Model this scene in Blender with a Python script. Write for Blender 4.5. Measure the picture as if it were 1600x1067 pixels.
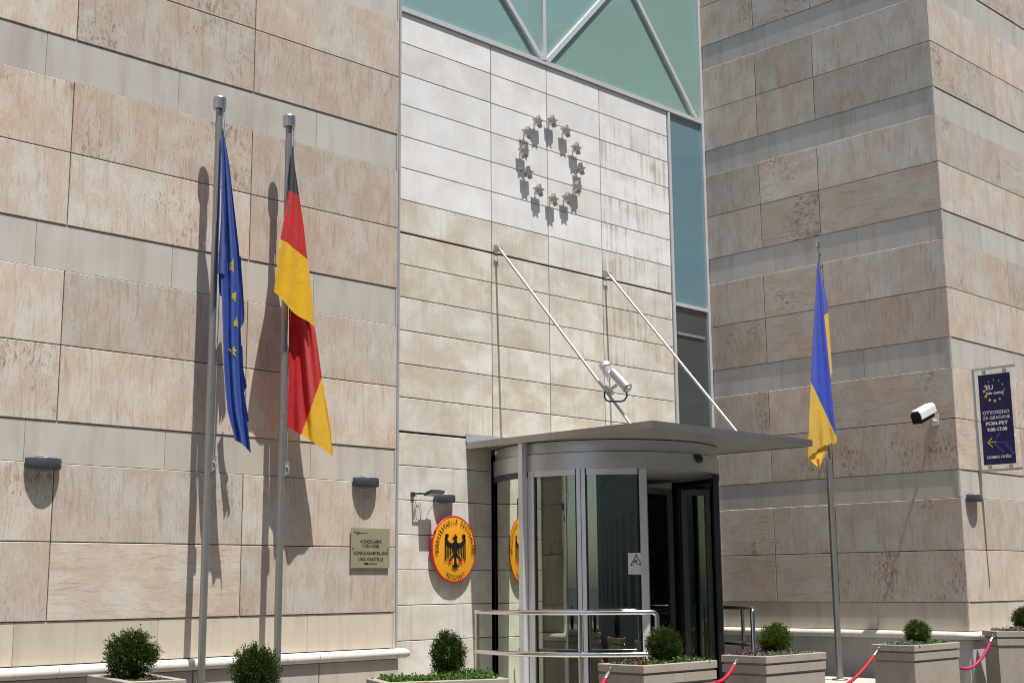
import bpy, math, random
from mathutils import Vector, Matrix
R = math.radians
random.seed(7)
for o in list(bpy.data.objects): bpy.data.objects.remove(o)
scn = bpy.context.scene
COL = scn.collection
EYE = 1.5            # camera height above the pavement; heights H below are relative to the eye, z = H + EYE

# ------------------------------------------------------------------ camera, sky, sun, exposure
CAM = (-7.1288, -8.5604)
F_PX, PITCH, ROLL, TH = 2086.4, R(10.304), R(0.487), R(45.352)
cam = bpy.data.cameras.new('camera'); camo = bpy.data.objects.new('camera', cam); COL.objects.link(camo)
cam.sensor_width = 36; cam.lens = 36 * F_PX / 1600; cam.clip_start = .1; cam.clip_end = 2000
fw = Vector((math.cos(TH) * math.cos(PITCH), math.sin(TH) * math.cos(PITCH), math.sin(PITCH)))
rt = Vector((math.sin(TH), -math.cos(TH), 0)); up = rt.cross(fw)
m = Matrix((rt, up, -fw)).transposed() @ Matrix.Rotation(ROLL, 3, 'Z').inverted()
camo.matrix_world = Matrix.Translation((CAM[0], CAM[1], EYE)) @ m.to_4x4()
scn.camera = camo

TX, TE = .118, 2.55
sun_dir = Vector((TX, 1, -TE)).normalized()      # the way the light travels
wd = bpy.data.worlds.new('World'); scn.world = wd; wd.use_nodes = True
nt = wd.node_tree; bg = nt.nodes['Background']; sky = nt.nodes.new('ShaderNodeTexSky')
sky.sky_type = 'NISHITA'; sky.sun_disc = False
sky.sun_elevation = math.asin(-sun_dir.z); sky.sun_rotation = math.atan2(-sun_dir.x, -sun_dir.y) % (2 * math.pi)
sky.air_density = 1.0; sky.dust_density = 1.5
nt.links.new(sky.outputs[0], bg.inputs[0]); bg.inputs[1].default_value = .095
sl = bpy.data.lights.new('sun', 'SUN'); sl.energy = 4.1; sl.angle = R(.5); sl.color = (1, .972, .925)
so = bpy.data.objects.new('sun', sl); COL.objects.link(so); so.location = (0, -10, 20)
so.rotation_euler = sun_dir.to_track_quat('-Z', 'Y').to_euler()
vs = scn.view_settings; vs.view_transform = 'Standard'; vs.look = 'None'; vs.gamma = 1; vs.use_curve_mapping = False
vs.exposure = 0.55
scn.cycles.pixel_filter_type = 'BLACKMAN_HARRIS'; scn.cycles.filter_width = 1.05

# ------------------------------------------------------------------ helpers
def ray(u, v):
    a = (u - 800) / F_PX; b = (533.5 - v) / F_PX
    c, s = math.cos(ROLL), math.sin(ROLL); a, b = a * c + b * s, -a * s + b * c
    Y = math.cos(PITCH) - b * math.sin(PITCH); Z = math.sin(PITCH) + b * math.cos(PITCH)
    c, s = math.cos(TH), math.sin(TH)
    return Vector((Y * c + a * s, Y * s - a * c, Z))
def at(u, v, x=None, y=None, h=None):
    d = ray(u, v)
    t = (x - CAM[0]) / d.x if x is not None else (y - CAM[1]) / d.y if y is not None else h / d.z
    return Vector((CAM[0] + t * d.x, CAM[1] + t * d.y, EYE + t * d.z))

class MB:
    """collects faces and links them as ONE mesh object"""
    def __init__(s): s.v = []; s.f = []; s.m = []; s.uv = []; s.c = []; s.sm = []
    def face(s, pts, mi=0, uv=None, col=(0, 0, 0, 1), smooth=False):
        b = len(s.v); s.v += [tuple(p) for p in pts]; s.f.append(tuple(range(b, b + len(pts)))); s.m.append(mi)
        s.uv.append(uv or [(0, 0)] * len(pts)); s.c.append(col); s.sm.append(smooth)
    def box(s, p0, p1, mi=0, M=None):
        x0, y0, z0 = p0; x1, y1, z1 = p1
        P = [Vector(q) for q in ((x0,y0,z0),(x1,y0,z0),(x1,y1,z0),(x0,y1,z0),(x0,y0,z1),(x1,y0,z1),(x1,y1,z1),(x0,y1,z1))]
        if M is not None: P = [M @ p for p in P]
        s.ind(P, [(0,3,2,1),(4,5,6,7),(0,1,5,4),(1,2,6,5),(2,3,7,6),(3,0,4,7)], mi)
    def ind(s, P, F, mi=0, smooth=False):
        b = len(s.v); s.v += [tuple(p) for p in P]
        for f in F:
            s.f.append(tuple(b + i for i in f)); s.m.append(mi); s.uv.append([(0, 0)] * len(f)); s.c.append((0, 0, 0, 1)); s.sm.append(smooth)
    def tube(s, pts, r, n=12, mi=0, cap=True, closed=False, rf=None):
        pts = [Vector(p) for p in pts]; N = len(pts); rings = []
        t0 = (pts[1] - pts[0]).normalized(); a = t0.orthogonal().normalized()
        for i, p in enumerate(pts):
            if closed: t = (pts[(i + 1) % N] - pts[i - 1]).normalized()
            else: t = (pts[min(i + 1, N - 1)] - pts[max(i - 1, 0)]).normalized()
            a = (a - t * a.dot(t)).normalized(); b = t.cross(a)
            rr = r[i] if isinstance(r, (list, tuple)) else r
            rings.append([p + (a * math.cos(2 * math.pi * k / n) + b * math.sin(2 * math.pi * k / n)) * rr * (rf(i, k / n) if rf else 1) for k in range(n)])
        P = [q for g in rings for q in g]; Fc = []
        for i in range(N if closed else N - 1):
            for k in range(n):
                j = (i + 1) % N; Fc.append((i * n + k, i * n + (k + 1) % n, j * n + (k + 1) % n, j * n + k))
        s.ind(P, Fc, mi, True)
        if cap and not closed:
            s.ind(rings[0][::-1], [tuple(range(n))], mi); s.ind(rings[-1], [tuple(range(n))], mi)
    def lathe(s, c, prof, n=32, mi=0, a0=0, a1=360, axis=None, smooth=True, caps=False):
        """prof: list of (r, z) ; about vertical axis through c"""
        full = abs(a1 - a0) >= 360; k = n if full else n + 1
        P = []
        for (r, z) in prof:
            for i in range(k):
                a = R(a0 + (a1 - a0) * i / n); q = Vector((r * math.cos(a), r * math.sin(a), z))
                P.append(Vector(c) + (axis @ q if axis is not None else q))
        Fc = []
        for j in range(len(prof) - 1):
            for i in range(n): Fc.append((j * k + i, j * k + (i + 1) % k, (j + 1) * k + (i + 1) % k, (j + 1) * k + i))
        s.ind(P, Fc, mi, smooth)
    def prism(s, poly, O, U, V, d, mi=0):
        """polygon poly (2-D) in plane O + xU + yV extruded by vector d"""
        A = [O + U * x + V * y for x, y in poly]; B = [p + d for p in A]; n = len(A)
        s.ind(A + B, [tuple(range(n))[::-1], tuple(range(n, 2 * n))] + [(i, (i + 1) % n, n + (i + 1) % n, n + i) for i in range(n)], mi)
    def build(s, name, mats, parent=None, fix=True):
        me = bpy.data.meshes.new(name); me.from_pydata(s.v, [], s.f)
        mats = mats if isinstance(mats, (list, tuple)) else [mats]
        for q in mats: me.materials.append(q)
        me.polygons.foreach_set('material_index', s.m); me.polygons.foreach_set('use_smooth', s.sm)
        if any(u[0] != (0, 0) or u[-1] != (0, 0) for u in s.uv):
            l = me.uv_layers.new(name='UVMap'); l.data.foreach_set('uv', [x for u in s.uv for p in u for x in p])
            ca = me.color_attributes.new('pcol', 'FLOAT_COLOR', 'CORNER')
            ca.data.foreach_set('color', [x for c, f in zip(s.c, s.f) for _ in f for x in c])
        if fix:
            import bmesh
            bm = bmesh.new(); bm.from_mesh(me); bmesh.ops.recalc_face_normals(bm, faces=bm.faces); bm.to_mesh(me); bm.free()
        me.update()
        o = bpy.data.objects.new(name, me); COL.objects.link(o)
        if parent is not None:
            o.parent = parent; o.matrix_parent_inverse = Matrix.Translation(-parent.location)
        return o
def tag(o, label=None, cat=None, group=None, kind=None):
    if label: o['label'] = label
    if cat: o['category'] = cat
    if group: o['group'] = group
    if kind: o['kind'] = kind
    return o
def thing(name, loc, label, cat, group=None):
    o = bpy.data.objects.new(name, None); COL.objects.link(o); o.location = loc; o.empty_display_size = .1
    return tag(o, label, cat, group)
def copy_tree(o, off, rot=0, label=None):
    c = o.copy(); COL.objects.link(c); c.location = Vector(o.location) + Vector(off)
    if rot: c.rotation_euler.z += rot
    if label: c['label'] = label
    kids = lambda q: [x for x in list(bpy.data.objects) if x.parent is q or x.parent == q]
    for ch in kids(o):
        d = ch.copy(); COL.objects.link(d); d.parent = c; d.matrix_parent_inverse = ch.matrix_parent_inverse.copy()
        for g in kids(ch):
            e = g.copy(); COL.objects.link(e); e.parent = d
    return c

# ------------------------------------------------------------------ materials
class NT:
    def __init__(s, name):
        s.mat = bpy.data.materials.new(name); s.mat.use_nodes = True; s.t = s.mat.node_tree; s.b = s.t.nodes['Principled BSDF']
    def n(s, typ, **k):
        q = s.t.nodes.new(typ)
        for a, b in k.items(): setattr(q, a, b)
        return q
    def l(s, a, b): s.t.links.new(a, b)
    def noise(s, vec, scale, detail=4, rough=.55, dist=0):
        q = s.n('ShaderNodeTexNoise'); q.inputs['Scale'].default_value = scale; q.inputs['Detail'].default_value = detail
        q.inputs['Roughness'].default_value = rough; q.inputs['Distortion'].default_value = dist; s.l(vec, q.inputs['Vector']); return q.outputs['Fac']
    def map(s, vec, sc=(1, 1, 1), loc=(0, 0, 0)):
        q = s.n('ShaderNodeMapping'); q.inputs['Scale'].default_value = sc; q.inputs['Location'].default_value = loc; s.l(vec, q.inputs['Vector']); return q.outputs[0]
    def ramp(s, fac, stops):
        q = s.n('ShaderNodeValToRGB'); e = q.color_ramp.elements
        while len(e) < len(stops): e.new(.5)
        for i, (p, c) in enumerate(stops): e[i].position = p; e[i].color = tuple(c) + (1,) if len(c) == 3 else c
        s.l(fac, q.inputs[0]); return q.outputs[0]
    def mix(s, fac, a, b, mode='MIX'):
        q = s.n('ShaderNodeMix', data_type='RGBA', blend_type=mode)
        for sock, v in ((q.inputs['Factor'], fac), (q.inputs['A'], a), (q.inputs['B'], b)):
            if hasattr(v, 'is_output'): s.l(v, sock)
            else: sock.default_value = v if isinstance(v, (int, float)) else tuple(v) + (1,)
        # the RGBA sockets are the ones used below
        return q
    def mixc(s, fac, a, b, mode='MIX'):
        q = s.n('ShaderNodeMix', data_type='RGBA', blend_type=mode)
        for idx, v in ((0, fac), (6, a), (7, b)):
            if isinstance(v, bpy.types.NodeSocket): s.l(v, q.inputs[idx])
            else: q.inputs[idx].default_value = v if isinstance(v, (int, float)) else tuple(v) + (1,)
        return q.outputs[2]
    def math(s, op, a, b=0, clamp=False):
        q = s.n('ShaderNodeMath', operation=op, use_clamp=clamp)
        for i, v in enumerate((a, b)):
            if isinstance(v, bpy.types.NodeSocket): s.l(v, q.inputs[i])
            else: q.inputs[i].default_value = v
        return q.outputs[0]
    def attr(s):
        q = s.n('ShaderNodeVertexColor', layer_name='pcol'); p = s.n('ShaderNodeSeparateColor'); s.l(q.outputs[0], p.inputs[0]); return p.outputs
    def bump(s, h, st=.3, d=.004):
        q = s.n('ShaderNodeBump'); q.inputs['Strength'].default_value = st; q.inputs['Distance'].default_value = d; s.l(h, q.inputs['Height']); s.l(q.outputs[0], s.b.inputs['Normal'])
    def fin(s, col=None, rough=.6, metal=0, spec=.4):
        if col is not None:
            if isinstance(col, bpy.types.NodeSocket): s.l(col, s.b.inputs['Base Color'])
            else: s.b.inputs['Base Color'].default_value = tuple(col) + (1,)
        if isinstance(rough, bpy.types.NodeSocket): s.l(rough, s.b.inputs['Roughness'])
        else: s.b.inputs['Roughness'].default_value = rough
        s.b.inputs['Metallic'].default_value = metal; s.b.inputs['Specular IOR Level'].default_value = spec
        return s.mat

def pink_stone():
    s = NT('rosy veined limestone'); tc = s.n('ShaderNodeTexCoord'); uv = tc.outputs['UV']; r, g, b = s.attr()[:3]
    def warped(amp, sc):
        w1 = s.n('ShaderNodeTexNoise'); w1.inputs['Scale'].default_value = sc; w1.inputs['Detail'].default_value = 4; s.l(uv, w1.inputs['Vector'])
        sub = s.n('ShaderNodeVectorMath', operation='SUBTRACT'); s.l(w1.outputs['Color'], sub.inputs[0]); sub.inputs[1].default_value = (.5, .5, .5)
        off = s.n('ShaderNodeVectorMath', operation='SCALE'); s.l(sub.outputs[0], off.inputs[0]); off.inputs['Scale'].default_value = amp
        add = s.n('ShaderNodeVectorMath', operation='ADD'); s.l(uv, add.inputs[0]); s.l(off.outputs[0], add.inputs[1]); return add.outputs[0]
    w = warped(.085, 3.6)
    zone = s.ramp(s.noise(s.map(w, (1.0, .6, 1)), 2.4, 5, .6), [(.40, (0,) * 3), (.60, (1,) * 3)])
    light = s.mixc(zone, (.585, .55, .485), (.58, .485, .40)); dark = s.mixc(zone, (.42, .35, .285), (.43, .305, .225))
    veins = s.noise(s.map(w, (26, 1.5, 1)), 1.5, 9, .70)
    col = s.mixc(s.ramp(veins, [(.36, (.85,) * 3), (.44, (.5,) * 3), (.485, (.05,) * 3), (.53, (.42,) * 3), (.57, (.05,) * 3), (.66, (.4,) * 3)]), light, dark)
    fine = s.noise(s.map(warped(.04, 8), (120, 9, 1)), 1.2, 6, .70)
    col = s.mixc(s.ramp(fine, [(.34, (.45,) * 3), (.45, (0,) * 3)]), col, (.27, .19, .145))
    col = s.mixc(s.ramp(fine, [(.54, (0,) * 3), (.66, (.5,) * 3)]), col, (.67, .62, .545))
    mot = s.noise(s.map(w, (7, 4, 1), (2, 6, 0)), 1.0, 5, .62)
    col = s.mixc(s.math('MULTIPLY', s.ramp(mot, [(.42, (1,) * 3), (.52, (0,) * 3)]), .30), col, (.44, .33, .25))
    col = s.mixc(s.math('MULTIPLY', s.ramp(mot, [(.52, (0,) * 3), (.64, (1,) * 3)]), .40), col, (.60, .575, .52))
    pit = s.noise(s.map(uv, (62, 30, 1), (4, 4, 0)), 1.6, 5, .7)
    col = s.mixc(s.ramp(pit, [(.33, (.8,) * 3), (.41, (0,) * 3)]), col, (.24, .16, .125))
    # dark wine-red flecks, more of them on some slabs
    fl = s.noise(s.map(w, (42, 17, 1), (7, 3, 0)), 1.0, 7, .74); cl = s.noise(s.map(uv, (1.8, 1.4, 1), (1, 9, 0)), 1.0, 3)
    th = s.math('ADD', s.math('MULTIPLY', s.math('SUBTRACT', b, .35), .17), s.math('MULTIPLY', s.math('SUBTRACT', cl, .5), .80))
    msk = s.math('MULTIPLY', s.math('SUBTRACT', s.math('ADD', fl, th), .640), 9, True)
    col = s.mixc(s.math('MULTIPLY', msk, .70), col, (.22, .105, .065))
    tone = s.math('ADD', s.math('MULTIPLY', r, .26), .86)
    tn = s.n('ShaderNodeCombineColor'); s.l(tone, tn.inputs[0]); s.l(s.math('MULTIPLY', tone, s.math('ADD', s.math('MULTIPLY', g, .05), .965)), tn.inputs[1]); s.l(s.math('MULTIPLY', tone, s.math('ADD', s.math('MULTIPLY', g, .09), .94)), tn.inputs[2])
    col = s.mixc(1.0, col, tn.outputs[0], 'MULTIPLY')
    s.bump(fine, .3, .003)
    return s.fin(col, .62, 0, .3)
def band_stone():
    s = NT('pale fine-grained limestone'); tc = s.n('ShaderNodeTexCoord'); uv = tc.outputs['UV']; r, g, b = s.attr()[:3]
    gr = s.noise(uv, 150, 3, .7); br = s.noise(s.map(uv, (1.5, 3, 1)), 1.2, 4)
    col = s.mixc(br, (.45, .42, .375), (.56, .54, .505))
    col = s.mixc(s.math('MULTIPLY', s.ramp(gr, [(.35, (1,) * 3), (.55, (0,) * 3)]), .30), col, (.30, .26, .22))
    col = s.mixc(s.math('MULTIPLY', g, .8), col, (.58, .50, .385))
    st = s.noise(s.map(uv, (5, .7, 1), (3, 1, 0)), 1.5, 5, .6)
    col = s.mixc(s.math('MULTIPLY', s.ramp(st, [(.48, (0,) * 3), (.68, (1,) * 3)]), .42), col, (.33, .275, .22))
    tone = s.math('ADD', s.math('MULTIPLY', r, .16), .92); tn = s.n('ShaderNodeCombineColor')
    for i in range(3): s.l(tone, tn.inputs[i])
    col = s.mixc(1.0, col, tn.outputs[0], 'MULTIPLY')
    s.bump(gr, .18, .002)
    return s.fin(col, .7, 0, .25)
def white_stone():
    s = NT('pale weathered limestone'); tc = s.n('ShaderNodeTexCoord'); uv = tc.outputs['UV']; r, g, b = s.attr()[:3]
    cloud = s.noise(s.map(uv, (1, 1.3, 1)), 2.6, 6, .62, .4)
    white = s.mixc(s.ramp(cloud, [(.35, (0,) * 3), (.62, (1,) * 3)]), (.715, .705, .685), (.80, .80, .80))
    beige = s.ramp(cloud, [(.34, (.46, .38, .265)), (.46, (.53, .46, .345)), (.54, (.585, .525, .42)), (.64, (.67, .635, .555))])
    w = s.math('ADD', g, s.math('MULTIPLY', s.math('SUBTRACT', s.noise(s.map(uv, (1, 1, 1), (5, 5, 0)), 1.4, 4), .5), .9), True)
    col = s.mixc(w, white, beige)
    stv = s.math('ADD', s.math('MULTIPLY', s.noise(s.map(uv, (19, .55, 1), (3, 8, 0)), 1.0, 6, .72, .2), .62), s.math('MULTIPLY', s.noise(s.map(uv, (2.2, 3.2, 1), (9, 2, 0)), 1.0, 4, .6), .38))
    col = s.mixc(s.math('MULTIPLY', s.ramp(stv, [(.51, (0,) * 3), (.62, (1,) * 3)]), s.math('ADD', s.math('MULTIPLY', b, .75), .04)), col, (.37, .30, .20))
    gr = s.noise(uv, 55, 5, .7)
    col = s.mixc(s.math('MULTIPLY', s.ramp(gr, [(.34, (1,) * 3), (.46, (0,) * 3)]), .28), col, (.40, .35, .28))
    tone = s.math('ADD', s.math('MULTIPLY', r, .12), .93); tn = s.n('ShaderNodeCombineColor')
    for i in range(3): s.l(tone, tn.inputs[i])
    col = s.mixc(1.0, col, tn.outputs[0], 'MULTIPLY')
    s.bump(s.noise(uv, 22, 5, .65), .14, .003)
    return s.fin(col, .55, 0, .35)
def obj_stone(name, c0, c1, sc=6, dark=(.25, .22, .18), rough=.75, veins=.2):
    s = NT(name); tc = s.n('ShaderNodeTexCoord'); o = tc.outputs['Object']
    col = s.mixc(s.noise(o, sc, 5, .6), c0, c1)
    st = s.noise(s.map(o, (3, 3, 1.1)), sc * 1.6, 6, .7, 1.0)
    col = s.mixc(s.math('MULTIPLY', s.ramp(st, [(.50, (0,) * 3), (.66, (1,) * 3)]), veins), col, dark)
    gr = s.noise(o, 130, 3, .7)
    col = s.mixc(s.math('MULTIPLY', s.ramp(gr, [(.35, (1,) * 3), (.5, (0,) * 3)]), .25), col, dark)
    s.bump(gr, .2, .002)
    return s.fin(col, rough, 0, .3)
def metal(name, col, rough=.3, brushed=0, met=1.0, var=.12):
    s = NT(name); tc = s.n('ShaderNodeTexCoord'); o = tc.outputs['Object']
    nn = s.noise(s.map(o, (40, 40, 2) if brushed else (4, 4, 4)), 3, 4)
    c = s.mixc(nn, tuple(x * (1 - var) for x in col), tuple(min(1, x * (1 + var)) for x in col))
    rr = s.math('ADD', s.math('MULTIPLY', nn, .14), rough - .06)
    return s.fin(c, rr, met, .5)
def plain(name, col, rough=.5, met=0, spec=.4, var=.08, sc=12):
    s = NT(name); tc = s.n('ShaderNodeTexCoord'); nn = s.noise(tc.outputs['Object'], sc, 4)
    return s.fin(s.mixc(nn, tuple(x * (1 - var) for x in col), tuple(min(1, x * (1 + var)) for x in col)), rough, met, spec)
def cloth(name, col, trans=.35):
    s = NT(name); tc = s.n('ShaderNodeTexCoord'); o = tc.outputs['Object']
    nn = s.noise(o, 9, 4); wv = s.noise(s.map(o, (1, 1, .15)), 300, 2)
    c = s.mixc(nn, tuple(x * .9 for x in col), tuple(min(1, x * 1.08) for x in col))
    s.fin(c, .62, 0, .3); s.bump(s.math('ADD', s.math('MULTIPLY', wv, .03), s.noise(s.map(o, (1, 1, .45)), 16, 5, .6, 1.5)), .55, .012)
    s.b.inputs['Sheen Weight'].default_value = .15
    tr = s.n('ShaderNodeBsdfTranslucent'); s.l(c, tr.inputs[0]); mx = s.n('ShaderNodeMixShader'); mx.inputs[0].default_value = trans
    out = s.t.nodes['Material Output']; s.l(s.b.outputs[0], mx.inputs[1]); s.l(tr.outputs[0], mx.inputs[2]); s.l(mx.outputs[0], out.inputs[0])
    return s.mat
def door_glass(name, tint, base_ref, trans):
    s = NT(name); out = s.t.nodes['Material Output']
    gl = s.n('ShaderNodeBsdfGlossy'); gl.inputs['Roughness'].default_value = 0.0; gl.inputs['Color'].default_value = (.86, .92, .82, 1)
    tr = s.n('ShaderNodeBsdfTransparent'); tr.inputs[0].default_value = tuple(trans) + (1,)
    fr = s.n('ShaderNodeFresnel'); fr.inputs[0].default_value = 1.5
    f = s.math('ADD', s.math('MULTIPLY', fr.outputs[0], .9), base_ref, True)
    mx = s.n('ShaderNodeMixShader'); s.l(f, mx.inputs[0]); s.l(tr.outputs[0], mx.inputs[1]); s.l(gl.outputs[0], mx.inputs[2]); s.l(mx.outputs[0], out.inputs[0])
    return s.mat
def panel_glass(name, col, rough=.05, spec=.5, coat=.6, var=.12):
    s = NT(name); tc = s.n('ShaderNodeTexCoord'); o = tc.outputs['Object']
    nn = s.noise(s.map(o, (.6, .6, 1.0)), 1.0, 3); c = s.mixc(nn, tuple(x * (1 - var) for x in col), tuple(x * (1 + var) for x in col))
    s.fin(c, .45, 0, spec); s.b.inputs['Coat Weight'].default_value = coat; s.b.inputs['Coat Roughness'].default_value = rough; s.b.inputs['Coat IOR'].default_value = 1.75
    return s.mat

M_PINK, M_BAND, M_WHITE = pink_stone(), band_stone(), white_stone()
M_JOINT = plain('dark joint', (.035, .028, .024), .95, 0, .1)
M_MOULD = obj_stone('cream marble moulding', (.66, .62, .55), (.80, .77, .71), 4, (.40, .33, .25), .5, .35)
M_SOCLE = obj_stone('socle limestone', (.47, .40, .31), (.60, .54, .45), 3, (.30, .24, .18), .75, .25)
M_TRIM = metal('grey painted steel trim', (.42, .43, .45), .45, 0, .3)
M_ALU = metal('silver anodised aluminium', (.72, .72, .735), .38, 1, .45)
M_LEAFM = metal('grey leaf frame', (.22, .22, .21), .4, 1, .4)
M_CAN = metal('brushed grey canopy aluminium', (.40, .375, .34), .33, 1, .85)
M_CEIL = plain('drum ceiling paint', (.62, .61, .56), .4)
M_SOFF = plain('canopy soffit paint', (.34, .34, .32), .35, .35, .5)
M_DRUM = metal('grey drum cladding', (.58, .58, .575), .36, 0, .6)
M_DARKM = plain('black anodised frame', (.012, .012, .014), .35, .2, .5)
M_DARKG = plain('dark grey painted metal', (.060, .070, .085), .45, .2, .5)
M_CHROME = metal('polished stainless steel', (.70, .68, .65), .18, 0, 1.0, .05)
M_ROD = metal('dull stainless rod', (.50, .47, .43), .40, 0, .7)
M_STEEL = metal('satin stainless steel', (.56, .55, .53), .32, 1, 1.0)
M_POLE = metal('weathered steel pole', (.36, .345, .325), .38, 1, .75)
M_GREY = metal('cast grey alloy', (.48, .48, .47), .4, 0, .7)
M_STAR = metal('satin star metal', (.50, .475, .44), .27, 0, .75)
M_GLASS = door_glass('curved door glass', None, .24, (.50, .55, .50))
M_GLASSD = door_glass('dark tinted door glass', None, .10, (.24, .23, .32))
M_PERSPEX = door_glass('clear acrylic', None, .0, (.96, .97, .97))
M_TEAL = panel_glass('teal spandrel glass', (.20, .335, .295), .04, .5, .8)
M_BLUE = panel_glass('blue window glass', (.115, .215, .26), .03, .5, .9)
M_DKGL = panel_glass('dark window glass', (.045, .058, .058), .03, .5, 1.0)
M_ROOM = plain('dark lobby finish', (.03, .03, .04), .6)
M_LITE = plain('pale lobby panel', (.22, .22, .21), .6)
M_BLK = plain('black lettering', (.012, .011, .010), .5)
M_RED = plain('signal red enamel', (.62, .025, .02), .35, 0, .5)
M_YEL = plain('golden yellow enamel', (.80, .36, .02), .32, 0, .5, .03, 3)
M_BRASS = plain('dull brass plate', (.40, .365, .235), .38, .35, .5, .04, 6)
M_WHT = plain('white paint', (.72, .73, .72), .4)
M_CREAM = plain('sticker cream', (.62, .64, .42), .5)
M_F_BLU = cloth('royal blue flag cloth', (.024, .070, .33), .28); M_F_YEL = cloth('yellow flag cloth', (.66, .50, .02)); M_F_GOLD = cloth('golden flag cloth', (.78, .44, .006), .25)
M_F_RED = cloth('red flag cloth', (.50, .012, .014), .25); M_F_BLK = cloth('black flag cloth', (.016, .018, .02), .08)
M_F_UBL = cloth('mid blue flag cloth', (.045, .085, .52), .3); M_F_UYL = cloth('warm yellow flag cloth', (.76, .47, .05), .25)
M_NAVY = plain('navy banner print', (.020, .017, .085), .45, 0, .3, .25, 4)
M_NAVY2 = plain('faded blue print', (.05, .065, .22), .45, 0, .3)
M_BYEL = plain('yellow banner print', (.78, .70, .03), .45)
M_BWHT = plain('white banner print', (.75, .75, .78), .45)
M_PLANT = obj_stone('planter limestone', (.30, .26, .21), (.42, .375, .315), 5, (.22, .18, .14), .8, .3)
M_SOIL = plain('potting soil', (.05, .035, .025), .95, 0, .1, .4, 60)
def leafmat(name, a, b, c=None):
    s = NT(name); g = s.n('ShaderNodeNewGeometry'); rn = g.outputs['Random Per Island']
    col = s.ramp(rn, [(0, a), (.6, b), (1, c or b)])
    s.fin(col, .55, 0, .3); tr = s.n('ShaderNodeBsdfTranslucent'); s.l(col, tr.inputs[0]); mx = s.n('ShaderNodeMixShader'); mx.inputs[0].default_value = .3
    out = s.t.nodes['Material Output']; s.l(s.b.outputs[0], mx.inputs[1]); s.l(tr.outputs[0], mx.inputs[2]); s.l(mx.outputs[0], out.inputs[0])
    return s.mat
M_LEAF = leafmat('dark thuja foliage', (.006, .018, .003), (.026, .062, .008), (.12, .17, .02))
M_LEAF2 = leafmat('bright thuja foliage', (.010, .028, .004), (.055, .105, .010), (.20, .24, .03))
M_GC = leafmat('green ground cover leaves', (.03, .085, .012), (.09, .19, .03), (.20, .30, .06))
M_GCG = leafmat('grey-green ground cover leaves', (.08, .12, .07), (.18, .22, .14), (.30, .32, .22))
M_GCP = leafmat('purple ground cover leaves', (.07, .015, .03), (.15, .04, .09), (.28, .12, .24))
M_BARK = plain('shrub bark', (.09, .06, .04), .9)
M_ROPE = plain('red twisted rope', (.42, .018, .03), .6, 0, .3, .15, 40)
M_ROPE2 = plain('magenta twisted rope', (.46, .02, .13), .6, 0, .3, .15, 40)
M_CONC = obj_stone('plinth concrete', (.45, .43, .38), (.58, .55, .49), 5)

# ------------------------------------------------------------------ setting: paving and the street behind the camera
s = NT('granite paving'); tc = s.n('ShaderNodeTexCoord'); br = s.n('ShaderNodeTexBrick'); s.l(tc.outputs['Object'], br.inputs['Vector'])
br.inputs['Scale'].default_value = 1; br.inputs['Brick Width'].default_value = .6; br.inputs['Row Height'].default_value = .4; br.inputs['Mortar Size'].default_value = .006
br.inputs['Color1'].default_value = (.22, .20, .175, 1); br.inputs['Color2'].default_value = (.21, .19, .165, 1); br.inputs['Mortar'].default_value = (.07, .065, .06, 1)
c = s.mixc(s.math('MULTIPLY', s.noise(tc.outputs['Object'], 3, 5), .4), br.outputs['Color'], (.13, .12, .11)); M_PAVE = s.fin(c, .8)
s = NT('worn asphalt'); tc = s.n('ShaderNodeTexCoord'); c = s.mixc(s.noise(tc.outputs['Object'], 40, 5), (.04, .04, .042), (.075, .072, .07)); M_ASPH = s.fin(c, .85)
b = MB(); b.face([(-600, -600, -.12), (600, -600, -.12), (600, 600, -.12), (-600, 600, -.12)]); tag(b.build('ground', M_ASPH), kind='structure')
b = MB(); b.box((-40, -10.5, -.119), (40, 12, 0)); tag(b.build('pavement', M_PAVE), kind='structure')
b = MB(); b.box((-40, -10.65, -.119), (40, -10.503, .003)); tag(b.build('kerb', M_CONC), kind='structure')
b = MB(); b.box((-40, -21, -.119), (40, -17, 0)); tag(b.build('far_pavement', M_PAVE), kind='structure')
b = MB(); b.box((.35, -2.35, .003), (3.25, 1.2, .28)); b.box((.05, -2.65, .003), (.347, 0, .14)); b.box((.35, -2.65, .003), (3.25, -2.353, .14))
tag(b.build('entrance_step', M_CONC), kind='structure')

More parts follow.
